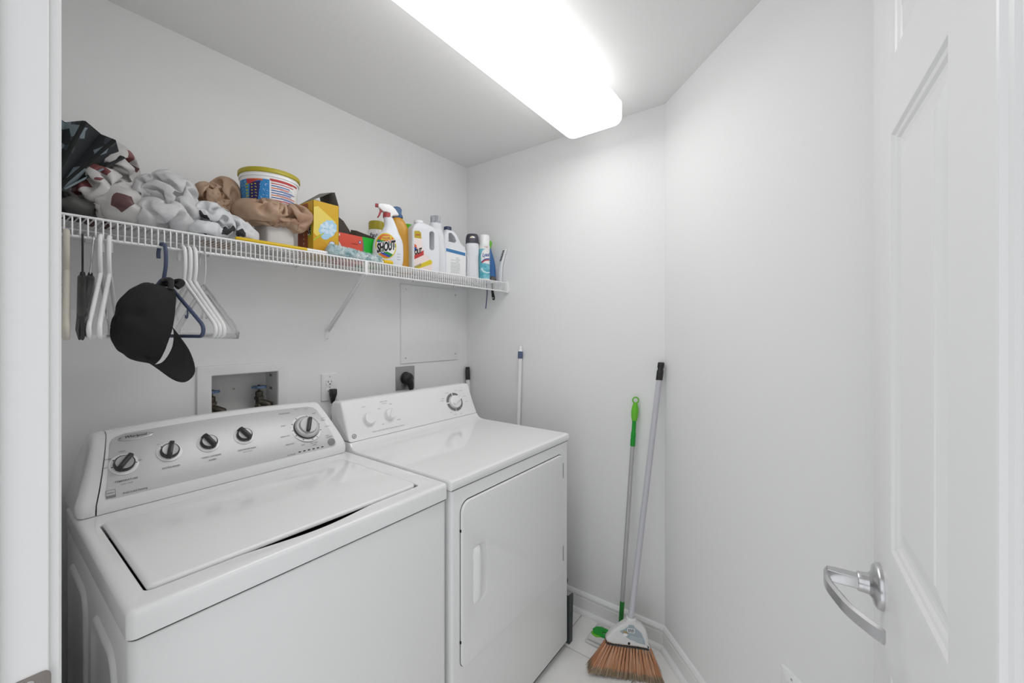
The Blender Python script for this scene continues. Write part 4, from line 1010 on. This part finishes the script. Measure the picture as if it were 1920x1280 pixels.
# left side: vertical lettering
def Fs(x, z, off): return (-hx_-off, -x, z)
def fs(nm, geo, off, m, **k): return decal(nm, geo, Fs, off, m, yb, ml=0, **k)
fs('print', [(-.054, 0), (.018, 0), (.018, .185), (-.054, .185)], .0004, mat('box_rust', '#a2502a', .45))
fs('lettering', textgeo('DUSTERS', .118, .011, .02, spacing=1.3), .0008, mat('print_cream', '#d9b98f', .5), at=(-.010, .065), rot=-pi/2)
fs('print', [(.020, .062), (.047, .070), (.044, .132), (.024, .128)], .0005, mat('print_lime', '#b4c43a', .4))
fs('print', [(.018, .070), (.038, .074), (.040, .150), (.022, .146)], .0007, LWHT)
fs('lettering', textgeo('Swiffer', .074, .022, .05, .3), .0012, INKD, at=(.030, .108), rot=pi/2)

# --- red box and green box, both open
def openbox(name, label, x, y, w, d, h, m, rot=0):
    t = wstand(name, label, 'box', x, y, rot); g = G()
    for b in ((-w, w, -d, -d+.001, 0, h), (-w, w, d-.001, d, 0, h), (-w, -w+.001, -d, d, 0, h), (w-.001, w, -d, d, 0, h), (-w, w, -d, d, 0, .001)): g.add(box(*b))
    obj('box_walls', g, m, t); return t
rx_ = openbox('cardboard_box', 'open red cardboard box with a raised brown flap, between the yellow and green boxes', .886, 1.487, .055, .045, .108, mat('box_red', '#d4503c', .45), 2)
obj('flap', sheet([(-.055, .045, .107), (.055, .045, .107), (.078, .050, .112), (.060, .052, .150), (.035, .054, .182), (.010, .055, .196), (-.055, .056, .200)]), CARDD, rx_, flat=True)
Fr = flatS(-.045)
decal('print', [(-.0545, .085), (-.040, .062), (-.030, .045), (-.038, .028), (-.048, .015), (-.0545, .012)], Fr, .0005, LPNK, rx_, ml=0)
decal('emblem', ell(.043, .085, .0055, .006, 20), Fr, .0006, LBLU, rx_, ml=0); decal('emblem_mark', ell(.043, .085, .003, .0032, 16), Fr, .0009, LWHT, rx_, ml=0)
decal('lettering', textgeo('LAUNDRY', .030, .005, .02), Fr, .0006, mat('print_darkred', '#8f3327', .5), rx_, (.020, .074), 0, 0)
decal('print', [(-.052, .094), (-.043, .094), (-.043, .103), (-.052, .103)], Fr, .0006, LPNK, rx_, ml=0)
gx_ = openbox('cardboard_box', 'open bright green cardboard box with a dark flap, left of the spray bottle', .990, 1.50, .044, .045, .112, mat('box_green', '#0fae2a', .45), 2)
obj('flap', sheet([(.044, .045, .111), (-.044, .045, .111), (-.044, .030, .150), (-.020, .026, .150), (.044, -.030, .120)]), CARDD, gx_, flat=True)
decal('print', [(-.0435, .05), (-.036, .052), (-.036, .075), (-.040, .10), (-.0435, .10)], flatS(-.045), .0005, CARD, gx_, ml=0)

# --- long duster lying along the front edge
du = thing('extendable_duster', 'long duster with a yellow handle and fluffy pale teal head, lying along the shelf front', 'duster', (.86, 1.373, SZ+.0075))
obj('handle', tube([(-.385, 0, 0), (-.38, 0, 0), (-.27, 0, 0), (-.175, 0, 0)], [.004, .0068, .0072, .0068], 14), YEL, du, sharp=50)
obj('handle_band', tube([(-.30, 0, 0), (-.296, 0, 0)], .0077, 14), YEL, du)
obj('shaft', tube([(-.176, 0, 0), (-.10, 0, 0), (.13, 0, 0)], .0062, 14), PLW2, du, sharp=50)
obj('end_grip', tube([(.125, 0, .001), (.128, 0, .001), (.165, 0, .001), (.170, 0, .001)], [.005, .0098, .0105, .008], 14), YEL, du, sharp=40)
random.seed(5)
FL = mat('fluff_teal', '#86adb0', .9, var=(38, '#dfe6e8'))
v = []; f = []; NX, NA2 = 90, 36
for i in range(NX+1):
    t = i/NX; x = -.105+.225*t; rr = (.026-.010*t)*min(1, sqrt(max(0, 1-(1-min(1, t/.12))**2))+.15)*min(1, (1-t)/.05+.3)
    for k in range(NA2):
        a = 2*pi*k/NA2; p = Vector((x, rr*.72*cos(a), .008-.006*t+rr*sin(a)))
        n1 = noise.noise(p*90)*.004+noise.noise(p*230)*.0035+noise.noise(p*500)*.002
        p = Vector((p.x+n1, p.y+n1*cos(a)*1.5, p.z+n1*sin(a)*1.5)); p.z = max(p.z, -.0072); v.append(tuple(p))
for i in range(NX):
    for k in range(NA2):
        a = i*NA2+k; b = i*NA2+(k+1) % NA2; f.append((a, b, b+NA2, a+NA2))
f.append(tuple(range(NA2))[::-1]); f.append(tuple(NX*NA2+k for k in range(NA2)))
fh = obj('duster_head', (v, f), FL, du, sharp=80)
g = G(); v = []; f = []
for i in range(5200):
    t = random.random(); x = -.105+.222*t; a = random.uniform(-.3*pi, 1.35*pi)+(pi/2 if False else 0); rr = (.025-.010*t)*min(1, t/.08+.35)
    p = Vector((x, rr*.7*cos(a)*-1, .008-.006*t+rr*sin(a))); L = random.uniform(.005, .012)
    d_ = Vector((random.uniform(-.7, .7), -cos(a)+random.uniform(-.5, .5), sin(a)+random.uniform(-.5, .5))).normalized()
    s_ = Vector((random.uniform(-1, 1), random.uniform(-1, 1), random.uniform(-1, 1))).normalized()*.0006; e_ = p+d_*L+Vector((0, 0, -.002)); e_.z = max(e_.z, -.007)
    n0 = len(v); v += [tuple(p-s_), tuple(p+s_), tuple(e_)]; f.append((n0, n0+1, n0+2))
fl_ = obj('fluff', (v, f), FL, fh, flat=True); fl_['kind'] = 'stuff'

# --- plastic tub, its bag and the white box below
wb = thing('storage_box', 'plain white plastic box under the round tub, behind the yellow duster handle', 'box', (.632, 1.487, SZ))
obj('box_body', box(-.045, .045, -.055, .055, 0, .096, .006, .012), mat('box_offwhite', '#d2cfcc', .4), wb)
tb = thing('plastic_tub', 'round white tub with an olive lid and a blue and red label', 'tub', (.622, 1.498, 1.7035), radians(-22.4))
TR_ = lambda z: .078+(.0865-.078)*z/.146
obj('tub_body', lathe([(.070, 0), (.077, .004), (.0865, .138), (.0895, .139), (.0895, .146), (.0875, .148), (.0885, .152)], 64), PLW2, tb, sharp=40)
obj('lid', lathe([(.0905, .150), (.0925, .152), (.0925, .1625), (.0905, .165), (.086, .166), (.084, .164), (.002, .164)], 64), OLIVE, tb, sharp=40)
def St(x, z, off): r = TR_(z)+off; a = max(-1.5, min(1.5, x/.0845)); return (r*sin(a), -r*cos(a), z)
def dt(nm, P, off, m, **k): return decal(nm, P, St, off, m, tb, **k)
dt('label', [(-.115, .02), (.115, .02), (.115, .132), (-.115, .132)], .0005, LWHT)
BL_ = mat('label_sky', '#1f78bd', .4, var=(260, '#3f93cc')); NV_ = mat('label_indigo', '#241f5e', .4)
dt('label_patch', [(-.115, .02), (-.001, .02), (-.001, .128), (-.115, .128)], .0008, BL_)
dt('label_patch', [(-.072, .128), (-.070, .108), (-.020, .128)], .0011, LRED); dt('label_patch', [(-.075, .128), (-.02, .122), (-.02, .128)], .0012, ORG)
dt('label_patch', [(-.068, .02), (-.040, .02), (-.026, .122), (-.060, .114)], .0010, NV_)
random.seed(3)
for i in range(9):
    z_ = .108-i*.0095; dt('label_patch', [(-.055, z_), (-.040+random.random()*.006, z_+.002), (-.040, z_+.005), (-.055, z_+.003)], .0013, LYEL, ml=0)
    dt('label_patch', [(-.077, z_), (-.066, z_+.001), (-.066, z_+.006), (-.077, z_+.005)], .0013, mat('label_lime', '#a9b23a', .4), ml=0)
dt('label_patch', ell(-.045, .052, .018, .006, 20), .0014, ORG)
for i in range(40):
    x_, z_ = random.uniform(-.10, -.006), random.uniform(.03, .122)
    if -.068 < x_ < -.03: continue
    dt('label_patch', ell(x_, z_, .0009, .0016, 5, 1), .0011, LWHT, ml=0)
for i in range(13):
    z_ = .124-i*.0075; m_c = (LRED, LBLU, ORG)[(0, 0, 1, 2, 1, 1, 2, 1, 0, 1, 1, 2, 1)[i]]
    w_ = random.uniform(.055, .085); dt('label_line', [(.004, z_), (.004+w_, z_), (.004+w_, z_+.0028), (.004, z_+.0028)], .0009, m_c)
    if i > 2: dt('label_line', [(.020+.01*(i % 3), z_+.0042), (.075, z_+.0042), (.075, z_+.0052), (.020+.01*(i % 3), z_+.0052)], .0009, LBLU)
dt('label_line', [(.0, .126), (.10, .126), (.10, .132), (.0, .132)], .0010, LRED)

# ================================================================= CRUMPLED BAGS
def icosphere(sub):
    import bmesh
    bm = bmesh.new(); bmesh.ops.create_icosphere(bm, subdivisions=sub, radius=1); bm.verts.index_update()
    r = [p.co.copy() for p in bm.verts], [tuple(x.index for x in q_.verts) for q_ in bm.faces]; bm.free(); return r
import numpy as np
def split_faces(P, F):
    """midpoint subdivision"""
    cache = {}; V = list(P); out = []
    def mid(a, b):
        k = (a, b) if a < b else (b, a)
        if k not in cache: cache[k] = len(V); V.append((V[a]+V[b])/2)
        return cache[k]
    for a, b, c in F:
        ab, bc, ca = mid(a, b), mid(b, c), mid(c, a); out += [(a, ab, ca), (b, bc, ab), (c, ca, bc), (ab, bc, ca)]
    return np.array(V), out
def topo(F):
    ed = {}
    for t in F:
        for i in range(3):
            a, b, c = t[i], t[(i+1) % 3], t[(i+2) % 3]; ed.setdefault((min(a, b), max(a, b)), []).append(c)
    return np.array(list(ed.keys())), np.array([v for v in ed.values() if len(v) == 2])
ICO3 = icosphere(4)
def crumple(E, seed, floor, over=(1.42, 1.22), inner=.5, its=(200, 150), amp=.017):
    """a closed film with more area than the hull it fills: shrinking it into the hull buckles it into real folds"""
    E = np.array(E); rng = np.random.RandomState(seed)
    def hull(D):
        Rr = np.zeros(len(D))
        for ex, ey, ez, rx, ry, rz in E:
            r_ = np.array((rx, ry, rz)); o = -np.array((ex, ey, ez))/r_; d = D/r_
            A = (d*d).sum(1); B = d@o; q_ = B*B-A*((o@o)-1); Rr = np.maximum(Rr, np.where(q_ > 0, (-B+np.sqrt(np.maximum(q_, 0)))/A, 0))
        return Rr
    D = np.array([tuple(p) for p in ICO3[0]]); F = ICO3[1]; P = D*hull(D)[:, None]
    for lev in (0, 1):
        if lev: P, F = split_faces(P, F)
        ed, op = topo(F); n = len(P)
        L0 = np.linalg.norm(P[ed[:, 0]]-P[ed[:, 1]], axis=1); B0 = np.linalg.norm(P[op[:, 0]]-P[op[:, 1]], axis=1)
        cnt = np.bincount(ed.ravel(), minlength=n)[:, None].astype(float); cb = np.maximum(1, np.bincount(op.ravel(), minlength=n))[:, None].astype(float)
        nz = np.array([[noise.noise(Vector(p)*k+Vector((seed*3.3+o, 5*k, 0)))+.6*noise.noise(Vector(p)*k*2.1+Vector((seed+o, k, 3))) for o in (0, 40, 80)] for p, k in ((tuple(q_), 34 if lev == 0 else 90) for q_ in P)])
        P = P*(.86 if lev == 0 else .985)+nz*amp*(1 if lev == 0 else .55)
        for it in range(its[lev]):
            g = 1+(over[lev]-1)*min(1, it/(its[lev]*.6))
            for pr, L, c_, st in ((ed, L0*g, cnt, 1.5), (op, B0*g, cb, .35 if lev == 0 else .22)):
                d = P[pr[:, 1]]-P[pr[:, 0]]; l = np.linalg.norm(d, axis=1)+1e-9; corr = d*((l-L)/l*.5)[:, None]
                acc = np.zeros_like(P)
                for k in range(3): acc[:, k] = np.bincount(pr[:, 0], corr[:, k], n)-np.bincount(pr[:, 1], corr[:, k], n)
                P = P+acc/c_*st
            r = np.linalg.norm(P, axis=1)+1e-9; Dn = P/r[:, None]; H_ = hull(Dn); P = Dn*np.clip(r, H_*inner, H_)[:, None]
            P[:, 2] = np.where(P[:, 2] < floor, floor+(P[:, 2]-floor)*.05, P[:, 2])
    P[:, 2] = np.maximum(P[:, 2], floor)
    return [tuple(p) for p in P], F
FZ = SZ+.0008
BAGW = blotch('film_white', '#ededee', '#e6e6e8', 8, .85, trl=.35)
BAGR = blotch('film_white_print', '#e2dfdd', '#8a5253', 30, .87, ink2='#6f4f50')
BAGK = blotch('film_white_black', '#eff0f2', '#eceef0', 50, .90, ink2='#3a3a3d')
BAGB = blotch('film_brown', '#d0b196', '#d4b79c', 14, .6, rough=.33, ink2='#cba48b', trl=.35)
def bag(label, c, E, seed, m, **k):
    o = obj('plastic_bag', crumple([(a-c[0], b-c[1], d-c[2], e, f_, g_) for a, b, d, e, f_, g_ in E], seed, FZ-c[2], **k), m, sharp=180)
    o.location = c; tag(o, label, 'plastic bag'); md = o.modifiers.new('smooth', 'SUBSURF'); md.levels = md.render_levels = 1; return o
bag('crumpled white bag with dark red print, beneath the camouflage bag', (.235, 1.50, 1.70), [(.235, 1.51, 1.745, .062, .075, .105), (.21, 1.50, 1.70, .060, .08, .10), (.25, 1.46, 1.66, .050, .075, .060), (.272, 1.52, 1.70, .035, .06, .085)], 1, BAGR)
bag('large plain white crumpled bag, tallest of the white ones', (.335, 1.46, 1.69), [(.345, 1.46, 1.722, .066, .078, .072), (.305, 1.47, 1.70, .050, .07, .075), (.325, 1.44, 1.65, .075, .078, .055), (.36, 1.44, 1.67, .048, .07, .065)], 2, BAGW)
bag('low white crumpled bag with black print, beside the brown bag', (.455, 1.44, 1.655), [(.43, 1.44, 1.675, .058, .07, .048), (.475, 1.43, 1.650, .068, .06, .046), (.515, 1.425, 1.635, .045, .05, .036), (.41, 1.42, 1.63, .05, .06, .035)], 3, BAGK)
bag('tan crumpled bag bunched between the white bags and the tub', (.475, 1.53, 1.73), [(.455, 1.53, 1.760, .044, .05, .052), (.505, 1.54, 1.775, .048, .05, .070), (.48, 1.53, 1.70, .065, .06, .06), (.48, 1.54, 1.65, .06, .06, .05)], 4, BAGB)
bag('tan bag wrapped around the lower half of the round tub', (.625, 1.45, 1.728), [(.60, 1.435, 1.728, .088, .054, .046), (.675, 1.43, 1.734, .072, .047, .042), (.55, 1.47, 1.725, .060, .05, .048), (.69, 1.52, 1.750, .052, .045, .085), (.535, 1.53, 1.75, .035, .05, .070), (.69, 1.43, 1.705, .040, .038, .045)], 6, BAGB)
# camouflage folded bag: an accordion fan of pleats
cb = thing('folded_bag', 'dark camouflage-print fabric bag folded in a fan, far left end of the shelf', 'bag', (.105, 1.46, 1.640))
CAMO = blotch('camo_fabric', '#2e3032', '#43494c', 34, .45, rough=.8, ink2='#7d8b91', trl=0)
EDGE = mat('fabric_edge', '#1f2021', .9)
angs = [100, 93, 86, 79, 72, 64, 57, 50, 46]; rad = [.19, .198, .205, .21, .222, .226, .222, .21, .205]
for k in range(8):
    a0, a1 = radians(angs[k]), radians(angs[k+1]); r0, r1 = rad[k], rad[k+1]
    y0 = -.030 if k % 2 == 0 else .006; y1 = .006 if k % 2 == 0 else -.030
    pts = [(.012*cos(a0), y0*.4, .012*sin(a0)), (.012*cos(a1), y1*.4, .012*sin(a1)), (r1*cos(a1), y1, r1*sin(a1)), (r0*cos(a0), y0, r0*sin(a0))]
    pl = obj('pleat', sheet(pts, .004), CAMO, cb, flat=True)
    if k % 2 == 0:
        obj('binding', tube([pts[0], pts[3]], [.003, .0045], 8), EDGE, pl, sharp=60); obj('binding', tube([pts[3], pts[2]], .0028, 8), EDGE, pl, sharp=60)
o = obj('gathered_base', crumple([(.06, 0, 0, .055, .05, .030), (.03, 0, .01, .05, .05, .035)], 9, FZ-1.640), mat('base_smoke', '#3c3b3a', .5), cb, sharp=180)

# ================================================================= TOOLS ON THE FLOOR
def pole(a, b, r, n=16): return tube([a, b], r, n)
# swivel mop
sw = thing('flat_mop', 'green-handled flat mop with a grey pole leaning on the end wall', 'mop', (0, 0, 0))
Pb = Vector((1.672, .672, .030)); Pt = Vector((1.748, .630, 1.052)); dr_ = (Pt-Pb).normalized(); Lp = (Pt-Pb).length
def along(s): return Pb+dr_*s
Mp = Matrix.Translation(Pb) @ dr_.to_track_quat('Z', 'X').to_matrix().to_4x4()
s1 = (along(1)-Pb).length
obj('pole', G().add(lathe([(.0088, .150), (.0088, .82)], 20), Mp), mat('pole_grey', '#b9b9b9', .35, metal=.3), sw, sharp=60)
obj('lower_tube', G().add(lathe([(.008, .012), (.0098, .02), (.0098, .152), (.009, .155)], 20), Mp), GREEND, sw, sharp=60)
obj('grip_base', G().add(lathe([(.0098, .815), (.0105, .818), (.0105, .845), (.0095, .850), (.0105, .852), (.010, .872), (.0085, .876), (.0085, .920), (.011, .935)], 24), Mp), GREEN, sw, sharp=50)
obj('grip', G().add(lathe([(.0105, .925), (.0145, .945), (.0155, .965), (.0130, .985), (.0095, .998), (.008, 1.001)], 24), Mp), GREENL, sw, sharp=60)
rc_ = Pb+dr_*1.0135; Mr = Mp @ T((0, 0, 1.0135))
rg = [(0.0, .0125*cos(a), .0125*sin(a)) for a in [2*pi*k/28 for k in range(28)]]
az_ = Mp.to_quaternion()
tang = Vector((-.62, -.45, 0)).cross(dr_).normalized()
obj('hanging_ring', tube([tuple(rc_+tang*.0125*cos(a)+dr_*.0125*sin(a)) for a in [2*pi*k/28 for k in range(28)]], .0030, 10, cyc=True), GREENL, sw, sharp=60)
mh = obj('mop_head', G().add(box(1.604, 1.708, .552, .792, .010, .024, .005)), mat('mop_plate_white', '#d6d6d3', .5), sw)
obj('pad', G().add(box(1.596, 1.716, .545, .800, .0005, .0105, .004)), mat('pad_white', '#dcdcda', .9), sw)
jt = obj('joint', G().add(box(1.650, 1.690, .655, .700, .024, .040, .006)), GREEN, sw)
obj('clip', G().add(slab(ccw([(1.632, .775), (1.640, .690), (1.658, .690), (1.654, .745), (1.664, .745), (1.668, .690), (1.684, .690), (1.688, .760), (1.676, .782), (1.655, .790)]), .024, .031, .002)), GREEN, mh)
obj('clip_tab', G().add(slab(ccw([(1.622, .760), (1.634, .742), (1.644, .778), (1.640, .790), (1.628, .782)]), .022, .028, .002)), GREENL, mh)
# broom
bm_ = thing('broom', 'angled broom with orange bristles, a white cap and a white pole in the corner', 'broom', (0, 0, 0))
Bb = Vector((1.537, .600, 0)); Bt = Vector((1.748, .521, 1.212)); bd_ = (Bt-Bb).normalized(); wd = Vector((.49, -.87, 0)); wd = (wd-bd_*wd.dot(bd_)).normalized(); wd = (wd*cos(.085)+bd_*sin(.085)).normalized(); bd0 = bd_; nd = wd.cross(bd_)
if nd.x > 0: pass
Mb = Matrix(((wd.x, nd.x, bd_.x, Bb.x), (wd.y, nd.y, bd_.y, Bb.y), (wd.z, nd.z, bd_.z, Bb.z), (0, 0, 0, 1)))
sgn = -1 if nd.dot(Vector((-1, -.4, 0))) > 0 else 1      # side of the cap that faces the doorway
obj('pole', G().add(lathe([(.0115, .20), (.0115, 1.16)], 20), Mb), mat('pole_white', '#c6c6cc', .35), bm_, sharp=60)
obj('pole_tip', G().add(lathe([(.0125, 1.155), (.0135, 1.157), (.0135, 1.195), (.0115, 1.198), (.0115, 1.206), (.0135, 1.209), (.0135, 1.226), (.012, 1.230), (.002, 1.230)], 20), Mb), BLK, bm_, sharp=50)
hw = [(-.083, .118), (-.088, .124), (-.086, .134), (-.070, .158), (-.046, .180), (-.026, .196), (-.018, .202), (-.018, .214), (.018, .214), (.019, .204), (.040, .196), (.058, .182), (.066, .165), (.074, .135), (.084, .118), (.082, .114), (.03, .116), (-.03, .114), (-.06, .113)]
MXZ = Matrix(((1, 0, 0, 0), (0, 0, -1, 0), (0, 1, 0, 0), (0, 0, 0, 1)))
bc = obj('broom_cap', G().add(slab(ccw(hw), -.018, .018, .009, bevb=.009, seg=4), Mb @ MXZ), mat('broom_cap_white', '#dededd', .3), bm_, sharp=50)
rim = [(-.089, .124), (-.087, .117), (-.078, .112), (-.05, .1115), (0, .1125), (.04, .1135), (.066, .1130), (.077, .1128)]
obj('rim', G().add(rings([[(x_, y_, z_) for y_, z_ in ((-.0195, z0_-.0015), (.0195, z0_-.0015), (.0195, z0_+.002), (-.0195, z0_+.002))] for x_, z0_ in rim]), Mb), DARK, bc)
def Sb(x, z, off): return tuple(Mb @ Vector((x, sgn_y*(.018+off), z)))
sgn_y = 1 if nd.dot(Vector((-1.5, -.6, 0))) > 0 else -1
fx = -1 if sgn_y < 0 else 1        # mirror drawings so they read the right way round
def bdc(nm, P, off, m): return decal(nm, [(fx*p[0], p[1]) for p in P], Sb, off, m, bc, ml=0)
LBG = mat('broom_label_blue', '#a3b1b8', .5)
def bx(P): return [(p[0]*fx, p[1]) for p in P]
obj('label', ([Sb(p[0], p[1], .0006) for p in bx([(-.040, .166), (-.020, .178), (-.010, .188), (-.008, .195), (.010, .194), (.016, .186), (.040, .172), (.054, .150), (.062, .130), (.03, .134), (0, .142), (-.022, .152)])], [tuple(range(12))]), LBG, bc, flat=True)
obj('sticker', ([Sb(p[0], p[1], .0010) for p in bx([(-.012, .166), (.016, .166), (.016, .182), (-.012, .182)])], [(0, 1, 2, 3)]), LWHT, bc, flat=True)
g = G()
for i, (a, b) in enumerate(((-.009, -.007), (-.006, -.0055), (-.004, -.002), (-.001, .0005), (.002, .0028), (.0042, .007), (.0085, .0095), (.011, .013))): g.add(([Sb(p[0], p[1], .0014) for p in bx([(a, .168), (b, .168), (b, .180), (a, .180)])], [(0, 1, 2, 3)]))
obj('bar_code', g, INKD, bc, flat=True)
obj('label_patch', ([Sb(p[0], p[1], .0012) for p in bx([(-.028, .162), (-.010, .160), (-.008, .166), (-.018, .171), (-.028, .168)])], [tuple(range(5))]), mat('tan_mark', '#a89a72', .5), bc, flat=True)
obj('label_patch', ([Sb(p[0], p[1], .0011) for p in bx(ell(-.018, .156, .009, .006, 14))], [tuple(range(14))]), LWHT, bc, flat=True)
for z_ in (.150, .144, .138): obj('label_line', ([Sb(p[0], p[1], .0011) for p in bx([(.0, z_+.002), (.050, z_-.002), (.050, z_+.0005), (.0, z_+.0045)])], [(0, 1, 2, 3)]), mat('label_line_pale', '#c4cdd2', .5), bc, flat=True)
obj('hole', ([Sb(p[0], p[1], .0007) for p in ell(0, .126, .0045, .0055, 16)], [tuple(range(16))]), GAP, bc, flat=True)
# bristles: tufts fanned out, pale frayed tips
random.seed(11)
BR = [mat('bristle_'+n_, c_, .6) for n_, c_ in (('orange', '#dba079'), ('tan', '#e6b793'), ('rust', '#c7875e'), ('sand', '#dcae90'))]; BR2 = [mat('bristle_tip_'+n_, c_, .7) for n_, c_ in (('grey', '#a8977f'), ('sand', '#b9a488'), ('brown', '#8f7a66'))]
g1 = G(); g2 = G(); v1 = []; f1 = []; v2 = []; f2 = []
for i in range(5200):
    tf = random.randrange(17); u = (tf-8)/8+random.gauss(0, .016); w_ = random.uniform(-1, 1)
    top = Vector((u*.080, w_*.013, .120)); ub = (tf-8)/8+random.gauss(0, .035)
    bl = Vector((ub*.136+.0, w_*.030+random.gauss(0, .003), -.000+abs(random.gauss(0, .004))))
    tip = Mb @ bl; tp_ = Mb @ top
    if tip.z < .001: tip.z = .001
    k_ = .80+random.uniform(-.06, .06); md = tp_.lerp(tip, k_)
    s_ = (wd*random.uniform(.6, 1)+nd*random.uniform(-.6, .6))*.0007
    n0 = len(v1); v1 += [tuple(tp_-s_), tuple(tp_+s_), tuple(md+s_), tuple(md-s_)]; f1.append((n0, n0+1, n0+2, n0+3))
    n0 = len(v2); v2 += [tuple(md-s_), tuple(md+s_), tuple(tip+s_*.7), tuple(tip-s_*.7)]; f2.append((n0, n0+1, n0+2, n0+3))
x_ = obj('bristles', (v1, f1), BR, bm_, flat=True); x_.data.polygons.foreach_set('material_index', [random.choice((0, 0, 1, 2, 3)) for _ in f1]); x_['kind'] = 'stuff'
y_ = obj('bristle_tips', (v2, f2), BR2, x_, flat=True); y_.data.polygons.foreach_set('material_index', [random.choice((0, 1, 2)) for _ in f2]); y_['kind'] = 'stuff'
# pole with a navy collar behind the dryer
mp = thing('mop', 'white mop pole with a navy collar, standing between the dryer and the end wall', 'mop', (0, 0, 0))
A = Vector((1.668, 1.236, .03)); B_ = Vector((1.7535, 1.252, 1.250)); Mq = Matrix.Translation(A) @ (B_-A).to_track_quat('Z', 'X').to_matrix().to_4x4()
obj('pole', G().add(lathe([(.0105, .0), (.0105, 1.175)], 20), Mq), PLW, mp, sharp=60)
obj('collar', G().add(lathe([(.0125, 1.170), (.0128, 1.172), (.0128, 1.205), (.0118, 1.207)], 20), Mq), mat('collar_navy', '#56627e', .45), mp, sharp=50)
obj('tip', G().add(lathe([(.0118, 1.205), (.0115, 1.215), (.0085, 1.217), (.0095, 1.226), (.006, 1.236), (.001, 1.237)], 16), Mq), PLW2, mp, sharp=50)
obj('mop_head', box(1.62, 1.72, 1.12, 1.35, .0, .035, .008), PLW, mp)
p3 = thing('broom_pole', 'white pole with a black tip standing in the corner behind the dryer', 'pole', (0, 0, 0))
A = Vector((1.700, 1.545, .0)); B_ = Vector((1.7535, 1.632, 1.133)); Mq = Matrix.Translation(A) @ (B_-A).to_track_quat('Z', 'X').to_matrix().to_4x4(); LL = (B_-A).length
obj('shaft', G().add(lathe([(.0115, .0), (.0115, LL-.072)], 20), Mq), PLW, p3, sharp=60)
obj('pole_tip', G().add(lathe([(.0128, LL-.075), (.0128, LL-.018), (.0115, LL-.016), (.0128, LL-.013), (.0115, LL-.001), (.002, LL)], 20), Mq), BLK, p3, sharp=50)
# dustpan standing on edge beside the dryer
dpn = thing('dustpan', 'dark grey dustpan standing upright against the right side of the dryer', 'dustpan', (1.545, .866, 0))
R = []
for z_, w_, d_ in ((.0, .012, .115), (.08, .014, .118), (.17, .017, .120), (.198, .018, .112), (.203, .016, .104)):
    R.append([(a, b, z_) for a, b in ((0, -.02), (w_*1.5+.008, -.02), (w_*1.5+.008, -.014), (.006, -.012), (.006, d_), (0, d_))])
obj('pan', rings(R), mat('dustpan_grey', '#454a4b', .5), dpn, sharp=30)
obj('handle', tube(smoothpath([(.012, .05, .195), (.012, .05, .22), (.010, .03, .25), (.010, -.0, .262)], 5), [.012]*16, 12), DARK, dpn, sharp=60)

# repeats that belong together
GROUPS = {'clothes_hanger': 'hangers on the shelf rod', 'plastic_bag': 'crumpled plastic bags on the shelf', 'bottle': 'bottles on the shelf', 'spray_bottle': 'spray bottles on the shelf',
          'spray_can': 'aerosol cans on the shelf', 'cardboard_box': 'open cardboard boxes on the shelf', 'wall_outlet': 'white wall outlets', 'power_cord': 'appliance cords on the back wall'}
for o in COL.objects:
    k = o.name.split('.')[0]
    if o.parent is None and k in GROUPS and 'label' in o: o['group'] = GROUPS[k]
